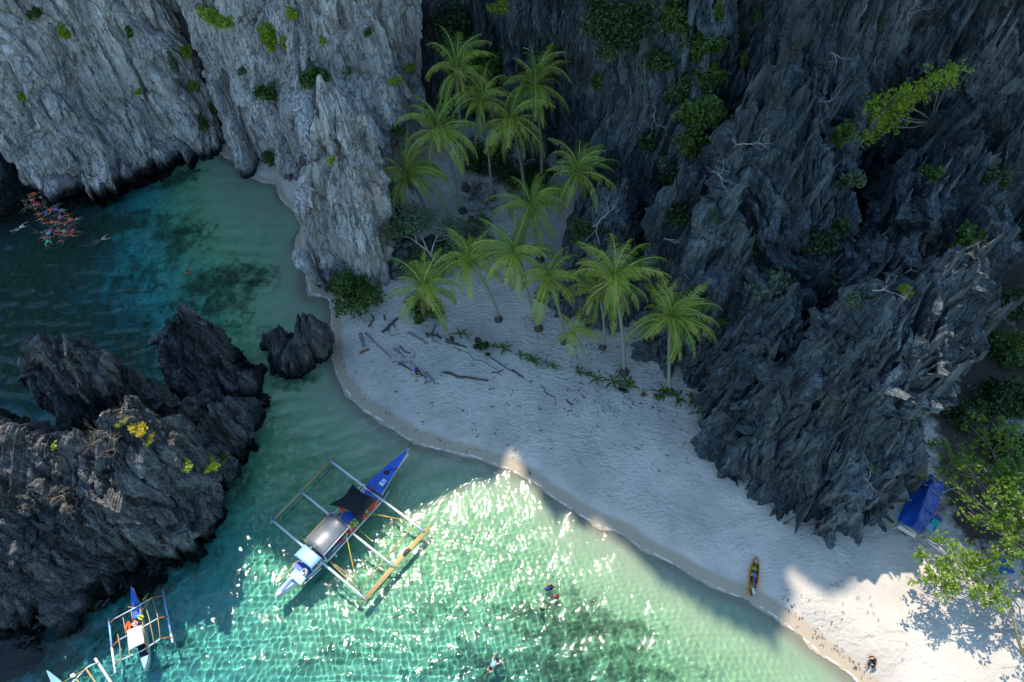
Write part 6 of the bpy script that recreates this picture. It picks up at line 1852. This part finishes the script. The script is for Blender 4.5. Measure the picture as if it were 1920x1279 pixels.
def pose(**kw):
    J = dict(pelvis=(0, 0, .95), waist=(0, 0, 1.1), chest=(0, 0, 1.32), neck=(0, -.01, 1.48), head=(0, -.02, 1.60), crown=(0, -.01, 1.68), nose=(0, -.12, 1.59), shoulder_l=(-.19, 0, 1.42), shoulder_r=(.19, 0, 1.42),
             elbow_l=(-.27, 0, 1.15), elbow_r=(.27, 0, 1.15), wrist_l=(-.29, -.08, .92), wrist_r=(.29, -.08, .92), hand_l=(-.29, -.11, .85), hand_r=(.29, -.11, .85),
             hip_l=(-.10, 0, .90), hip_r=(.10, 0, .90), knee_l=(-.11, -.02, .50), knee_r=(.11, -.02, .50), ankle_l=(-.11, 0, .09), ankle_r=(.11, 0, .09), toe_l=(-.12, -.15, .04), toe_r=(.12, -.15, .04))
    J.update(kw); return J
stand = body_mesh("body", pose(elbow_l=(-.34, -.05, 1.2), elbow_r=(.34, -.05, 1.2), wrist_l=(-.24, -.24, 1.12), wrist_r=(.24, -.24, 1.12), hand_l=(-.2, -.30, 1.12), hand_r=(.2, -.30, 1.12)), RB, LK, M_SKIN)
# floating upright, legs trailing, arms out on the surface (z = 0 is the water level)
flo = body_mesh("body", pose(pelvis=(0, .25, -.32), waist=(0, .18, -.20), chest=(0, .05, -.02), neck=(0, -.04, .12), head=(0, -.08, .23), crown=(0, -.08, .31), nose=(0, -.18, .22), shoulder_l=(-.19, .02, .05), shoulder_r=(.19, .02, .05),
                             elbow_l=(-.34, -.10, -.12), elbow_r=(.34, -.10, -.12), wrist_l=(-.30, -.32, -.08), wrist_r=(.30, -.32, -.10), hand_l=(-.28, -.39, -.07), hand_r=(.28, -.39, -.09),
                             hip_l=(-.1, .3, -.36), hip_r=(.1, .3, -.36), knee_l=(-.14, .55, -.62), knee_r=(.14, .50, -.66), ankle_l=(-.16, .85, -.85), ankle_r=(.16, .80, -.9), toe_l=(-.17, .98, -.9), toe_r=(.17, .93, -.95)), RB, LK, M_SKIN, sub=0)
# lying flat, face down, arms forward
prone = body_mesh("body", pose(pelvis=(0, .45, -.06), waist=(0, .28, -.04), chest=(0, .05, -.02), neck=(0, -.14, .03), head=(0, -.25, .05), crown=(0, -.33, .07), nose=(0, -.26, -.06), shoulder_l=(-.19, -.02, 0), shoulder_r=(.19, -.02, 0),
                               elbow_l=(-.36, -.26, -.02), elbow_r=(.30, -.30, -.02), wrist_l=(-.33, -.52, -.02), wrist_r=(.32, -.56, -.02), hand_l=(-.32, -.60, -.02), hand_r=(.32, -.64, -.02),
                               hip_l=(-.1, .52, -.08), hip_r=(.1, .52, -.08), knee_l=(-.16, .92, -.12), knee_r=(.14, .92, -.08), ankle_l=(-.22, 1.30, -.12), ankle_r=(.20, 1.32, -.06), toe_l=(-.24, 1.45, -.12), toe_r=(.22, 1.48, -.06)), RB, LK, M_SKIN, sub=0)
# sitting on the sand, knees drawn up, bending forward, one arm reaching to the ground
sit = body_mesh("body", pose(pelvis=(0, 0, .14), waist=(0, -.02, .30), chest=(0, -.12, .50), neck=(0, -.22, .63), head=(0, -.29, .72), crown=(0, -.30, .80), nose=(0, -.39, .69), shoulder_l=(-.18, -.13, .60), shoulder_r=(.18, -.13, .60),
                             elbow_l=(-.30, -.32, .40), elbow_r=(.30, -.36, .42), wrist_l=(-.30, -.52, .20), wrist_r=(.10, -.50, .44), hand_l=(-.31, -.60, .12), hand_r=(.02, -.53, .45),
                             hip_l=(-.11, -.04, .13), hip_r=(.11, -.04, .13), knee_l=(-.20, -.42, .42), knee_r=(.16, -.46, .46), ankle_l=(-.16, -.66, .08), ankle_r=(.10, -.70, .08), toe_l=(-.17, -.84, .04), toe_r=(.10, -.88, .04)), RB, LK, M_SKIN)

def hair_mesh(center, back, r=.115, long_=0.0):
    mb = MB(); c = Vector(center)
    mb.ball(c, r, r * 1.08, r * 1.02, 9, 7)
    if long_:
        b = Vector(back)
        mb.tube([c, c + b * long_ * .4 + Vector((0, 0, -.02)), c + b * long_ + Vector((0, 0, -long_ * .5))], [r * .95, r * .9, r * .45], 8)
    return mb.mesh("hair", M_HAIR)
def vest_mesh(cc, chest_dir):
    """padded vest round the chest: two shoulder straps, front and back panels. cc chest centre, d body axis"""
    mb = MB(); c = Vector(cc); d = Vector(chest_dir).normalized(); s = Vector((1, 0, 0)); f = d.cross(s)
    ring = []
    for t, rad in ((-.22, .20), (-.05, .225), (.10, .215), (.17, .17)):
        for k in range(10):
            a = 2 * math.pi * k / 10
            ring.append(c + d * t + s * math.cos(a) * rad + f * math.sin(a) * rad * .82)
    fs = [(i * 10 + k, i * 10 + (k + 1) % 10, (i + 1) * 10 + (k + 1) % 10, (i + 1) * 10 + k) for i in range(3) for k in range(10)]
    mb.add(ring, fs)
    for sx in (-1, 1): mb.tube([c + d * .12 + s * sx * .11 - f * .15, c + d * .22 + s * sx * .11, c + d * .12 + s * sx * .11 + f * .15], .05, 6)
    mb.tube([c + d * .14 - s * .1 - f * .12, c + d * .27 - f * .15, c + d * .14 + s * .1 - f * .12], [.05, .07, .05], 6)
    return mb.mesh("life_vest", M_ORANGE)
HAIR = {"stand": hair_mesh((0, .01, 1.67), (0, 1, 0)), "flo": hair_mesh((0, -.06, .29), (0, 1, 0)), "prone": hair_mesh((0, -.30, .09), (0, 1, 0)), "sit": hair_mesh((0, -.26, .79), (0, .6, 0), .12, .22)}
VEST = {"flo": vest_mesh((0, .07, -.02), (0, -.5, .8)), "prone": vest_mesh((0, .06, .0), (0, -1, .12)), "stand": vest_mesh((0, 0, 1.30), (0, 0, 1))}
def trunks(kind):
    mb = MB()
    if kind == "stand": mb.tube([(0, 0, 1.02), (0, 0, .92), (0, 0, .84)], [.19, .20, .17], 9, flat=.8); mb.tube([(-.1, 0, .88), (-.11, 0, .66)], [.115, .10], 8); mb.tube([(.1, 0, .88), (.11, 0, .66)], [.115, .10], 8)
    elif kind == "sit": mb.tube([(0, .02, .05), (0, 0, .20), (0, -.01, .28)], [.21, .20, .16], 9); mb.tube([(-.11, -.04, .14), (-.16, -.24, .28), (-.20, -.42, .42)], [.12, .10, .09], 8); mb.tube([(.11, -.04, .14), (.14, -.26, .30), (.16, -.44, .46)], [.12, .10, .09], 8); mb.tube([(.16, -.44, .45), (.12, -.62, .2)], [.085, .07], 8); mb.tube([(-.2, -.40, .41), (-.17, -.58, .2)], [.085, .07], 8)
    elif kind == "prone": mb.tube([(0, .36, -.05), (0, .46, -.07), (0, .60, -.08)], [.16, .185, .13], 8)
    else: mb.tube([(0, .2, -.24), (0, .26, -.34), (0, .33, -.42)], [.16, .18, .14], 8)
    return mb.mesh("swimwear", M_DARKC)
TR = {k: trunks(k) for k in ("stand", "sit", "prone", "flo")}
BODY = {"stand": stand, "flo": flo, "prone": prone, "sit": sit}
_mm = {}
def mesh_with(me, mat):
    k = (me.name, mat.name)
    if k not in _mm:
        c = me.copy(); c.materials.clear(); c.materials.append(mat); _mm[k] = c
    return _mm[k]
def person(kind, loc, rz, lab, group=None, vest_m=None, wear=M_DARKC, skin=M_SKIN, scale=1.0, hair=True, cap=None, shirt=None):
    r = empty("person", loc, lab, "person", group); r.rotation_euler = (0, 0, rz); r.scale = (scale,) * 3
    def ch(nm, me):
        o = bpy.data.objects.new(nm, me); COL.objects.link(o); o.parent = r; return o
    ch("body", mesh_with(BODY[kind], skin))
    if hair: ch("hair" if cap is None else "swim_cap", HAIR[kind] if cap is None else mesh_with(HAIR[kind], cap))
    ch("swimwear", mesh_with(TR[kind], wear))
    if vest_m: ch("life_vest", mesh_with(VEST[kind], vest_m))
    if shirt:
        ch("shirt", mesh_with(SH[kind], shirt))
    return r
def shirt_mesh(kind):
    mb = MB()
    if kind == "sit":
        mb.tube([(0, .0, .22), (0, -.05, .36), (0, -.12, .52), (0, -.18, .61)], [.18, .185, .20, .12], 10, flat=.85)
        for s in (-1, 1): mb.tube([(.12 * s, -.13, .57), (.2 * s, -.15, .58), (.27 * s, -.26, .46)], [.10, .09, .065], 7)
    elif kind == "prone":
        mb.tube([(0, .34, -.05), (0, .15, -.03), (0, .0, -.01), (0, -.10, .02)], [.16, .19, .20, .10], 9, flat=.85)
        for s in (-1, 1): mb.tube([(.12 * s, -.01, 0), (.2 * s, -.04, 0), (.3 * s, -.20, -.01)], [.10, .08, .06], 7)
    else:
        mb.tube([(0, 0, .98), (0, 0, 1.12), (0, 0, 1.34), (0, 0, 1.45)], [.175, .17, .20, .11], 10, flat=.8)
        for s in (-1, 1): mb.tube([(.12 * s, 0, 1.40), (.2 * s, -.01, 1.40), (.29 * s, -.03, 1.26)], [.09, .08, .065], 7)
    return mb.mesh("shirt", M_PURPLE)
SH = {k: shirt_mesh(k) for k in ("sit", "stand", "prone")}

def S_(x, y): return (20 + x / 9.135, 340 + y / 9.135)
grp = "snorkellers gathered under the pale cliff"
sw = [(398, 226, M_ORANGE, "bright orange vest at the very top of the snorkelling group"), (352, 268, M_ORANGE, "small bright orange vest, second from the top of the group"), (376, 322, M_PINK, "pink red vest third from the group's top"),
      (410, 384, M_RED, "red vest, left one of the touching red pair"), (474, 386, M_RED, "red vest, right one of the touching red pair"), (682, 500, M_ORANGE, "orange vest beside a blue shirted swimmer in the group's middle"),
      (480, 565, M_ORANGE, "orange vest on the left flank, above the lone dim orange one"), (525, 652, M_ORANGE, "dim orange vest with an arm raised on the left flank"), (598, 722, M_ORANGE, "orange vest lying with the left arm stretched out to the left"),
      (712, 694, M_ORANGE, "large orange vest in the centre of the lower group"), (856, 620, M_PINK, "pink vest above the pair of touching orange vests"), (808, 698, M_PINK, "pink vest left of the touching orange pair"),
      (882, 714, M_ORANGE, "orange vest, left one of the touching orange pair"), (932, 730, M_ORANGE, "orange vest, right one of the touching orange pair"), (968, 586, M_ORANGE, "orange vest on the right flank, upper one"),
      (1014, 662, M_ORANGE, "orange vest on the right flank, lower one"), (838, 820, M_PINK, "pink vest below the touching orange pair"), (804, 856, M_PINK, "pink vest left of the grey green shirt"),
      (962, 850, M_PINK, "salmon vest right of the grey green shirt"), (1076, 828, M_RED, "small red vest at the lower right corner of the group"), (1056, 912, M_RED, "red vest lowest on the right flank"),
      (670, 850, M_PINK, "pink top above the white shirt at lower left"), (800, 908, M_RED, "red vest with bare legs near the bottom"), (868, 1030, M_PINK, "salmon vest alone at the bottom of the group"),
      (570, 965, M_PINK, "magenta top at the lower left corner")]
rng = np.random.default_rng(9)
for i, (x, y, mt, lab) in enumerate(sw):
    p = G(*S_(x, y))
    person("flo" if i % 5 else "prone", (p[0], p[1], .06), rng.uniform(0, 6.28), "swimmer in " + lab, grp, vest_m=mt, skin=[M_SKIN, M_SKIN_P][i % 2], scale=1.05)
for i, (x, y, mt, lab, cap) in enumerate([(605, 540, M_BLUEV, "swimmer in a blue shirt left of the middle orange vest", None), (776, 472, M_BLUEV, "swimmer in a blue shirt at the group's upper right", None), (652, 886, M_LBLUE, "swimmer in a pale blue shirt at the lower left", None),
                                     (900, 858, M_LIME, "swimmer in a grey green shirt in the lower group", None), (640, 1040, M_GREENV, "swimmer in a vivid green shirt at the bottom left of the group", None), (205, 772, M_WCLOTH, "swimmer in pale shirt floating apart on the group's left", None)]):
    p = G(*S_(x, y)); person("prone", (p[0], p[1], .03), rng.uniform(0, 6.28), lab, grp, shirt=mt, skin=M_SKIN_P)
for i, (x, y, lab) in enumerate([(220, 325, "bare backed swimmer at the upper left of the group"), (272, 412, "bare backed swimmer left of the touching red vests"), (345, 420, "bare backed swimmer just below left of the red vests"), (425, 458, "bare backed swimmer directly below the touching red vests"),
                                 (580, 442, "bare backed swimmer above the blue shirt"), (800, 552, "bare backed swimmer between blue shirt and pink vest"), (738, 590, "bare legged swimmer behind the middle orange vest"), (1100, 716, "pale swimmer leaving the group on the right"), (540, 868, "pale swimmer at the lower left flank"),
                                 (815, 780, "bare backed swimmer just under the touching orange pair"), (510, 262, "dim swimmer in the dark water at the group's top right")]):
    p = G(*S_(x, y)); person("prone", (p[0], p[1], -.10), rng.uniform(0, 6.28), lab, grp, skin=M_SKIN, scale=.95)
p = G(195, 447); person("prone", (p[0], p[1], .03), 2.2, "lone pale swimmer between the group and the turquoise shallows", skin=M_SKIN_P)
p = G(353, 511); person("flo", (p[0], p[1], .03), .4, "lone swimmer in an orange vest over the turquoise shallows", vest_m=M_ORANGE, scale=1.15)
# bathers near the beach
def stand_at(x, y, rz, lab, **kw):
    p = G(x, y, .3); z = gz(p[0], p[1])
    return person("stand", (p[0], p[1], max(z, -1.05)), rz, lab, "bathers standing in the shallows", **kw)
stand_at(1017, 1139, 2.9, "bare shouldered bather with a light cap, largest of the three", cap=M_WCLOTH, skin=M_SKIN)
stand_at(1028, 1102, 3.3, "bather in a blue top, left one of the touching pair", shirt=M_BLUEV)
stand_at(1033, 1100, 3.0, "bather in a dark top, right one of the touching pair", shirt=M_DARKC)
stand_at(1045, 1117, 3.2, "bather in a red top right of the pair", shirt=M_RED, scale=.9)
p = G(927, 1243); person("prone", (p[0], p[1], .03), 2.5, "swimmer in a pale blue shirt snorkelling over the dark reef", shirt=M_LBLUE, wear=M_DARKC, scale=1.1)
# on the sand
p = on_ground(1634, 1236); r = person("sit", tuple(p), -.5, "person with long dark hair sitting bent forward by the water", None, wear=M_DARKC, skin=M_SKIN, scale=1.15)
mb = MB(); mb.ball((0.02, -.22, .86), .05, .04, .03); o = bpy.data.objects.new("hair_tie", mb.mesh("hair_tie", M_TURQ)); COL.objects.link(o); o.parent = r
p = on_ground(780, 696); person("sit", tuple(p), .6, "person in a purple shirt sitting among the driftwood", None, shirt=M_PURPLE)
p = on_ground(1716, 862); person("sit", tuple(p), 2.4, "person in a pinkish shirt crouching above the blue shelter", None, shirt=M_PINK)
print("all", round(time.time() - T0, 1), len(bpy.data.objects))
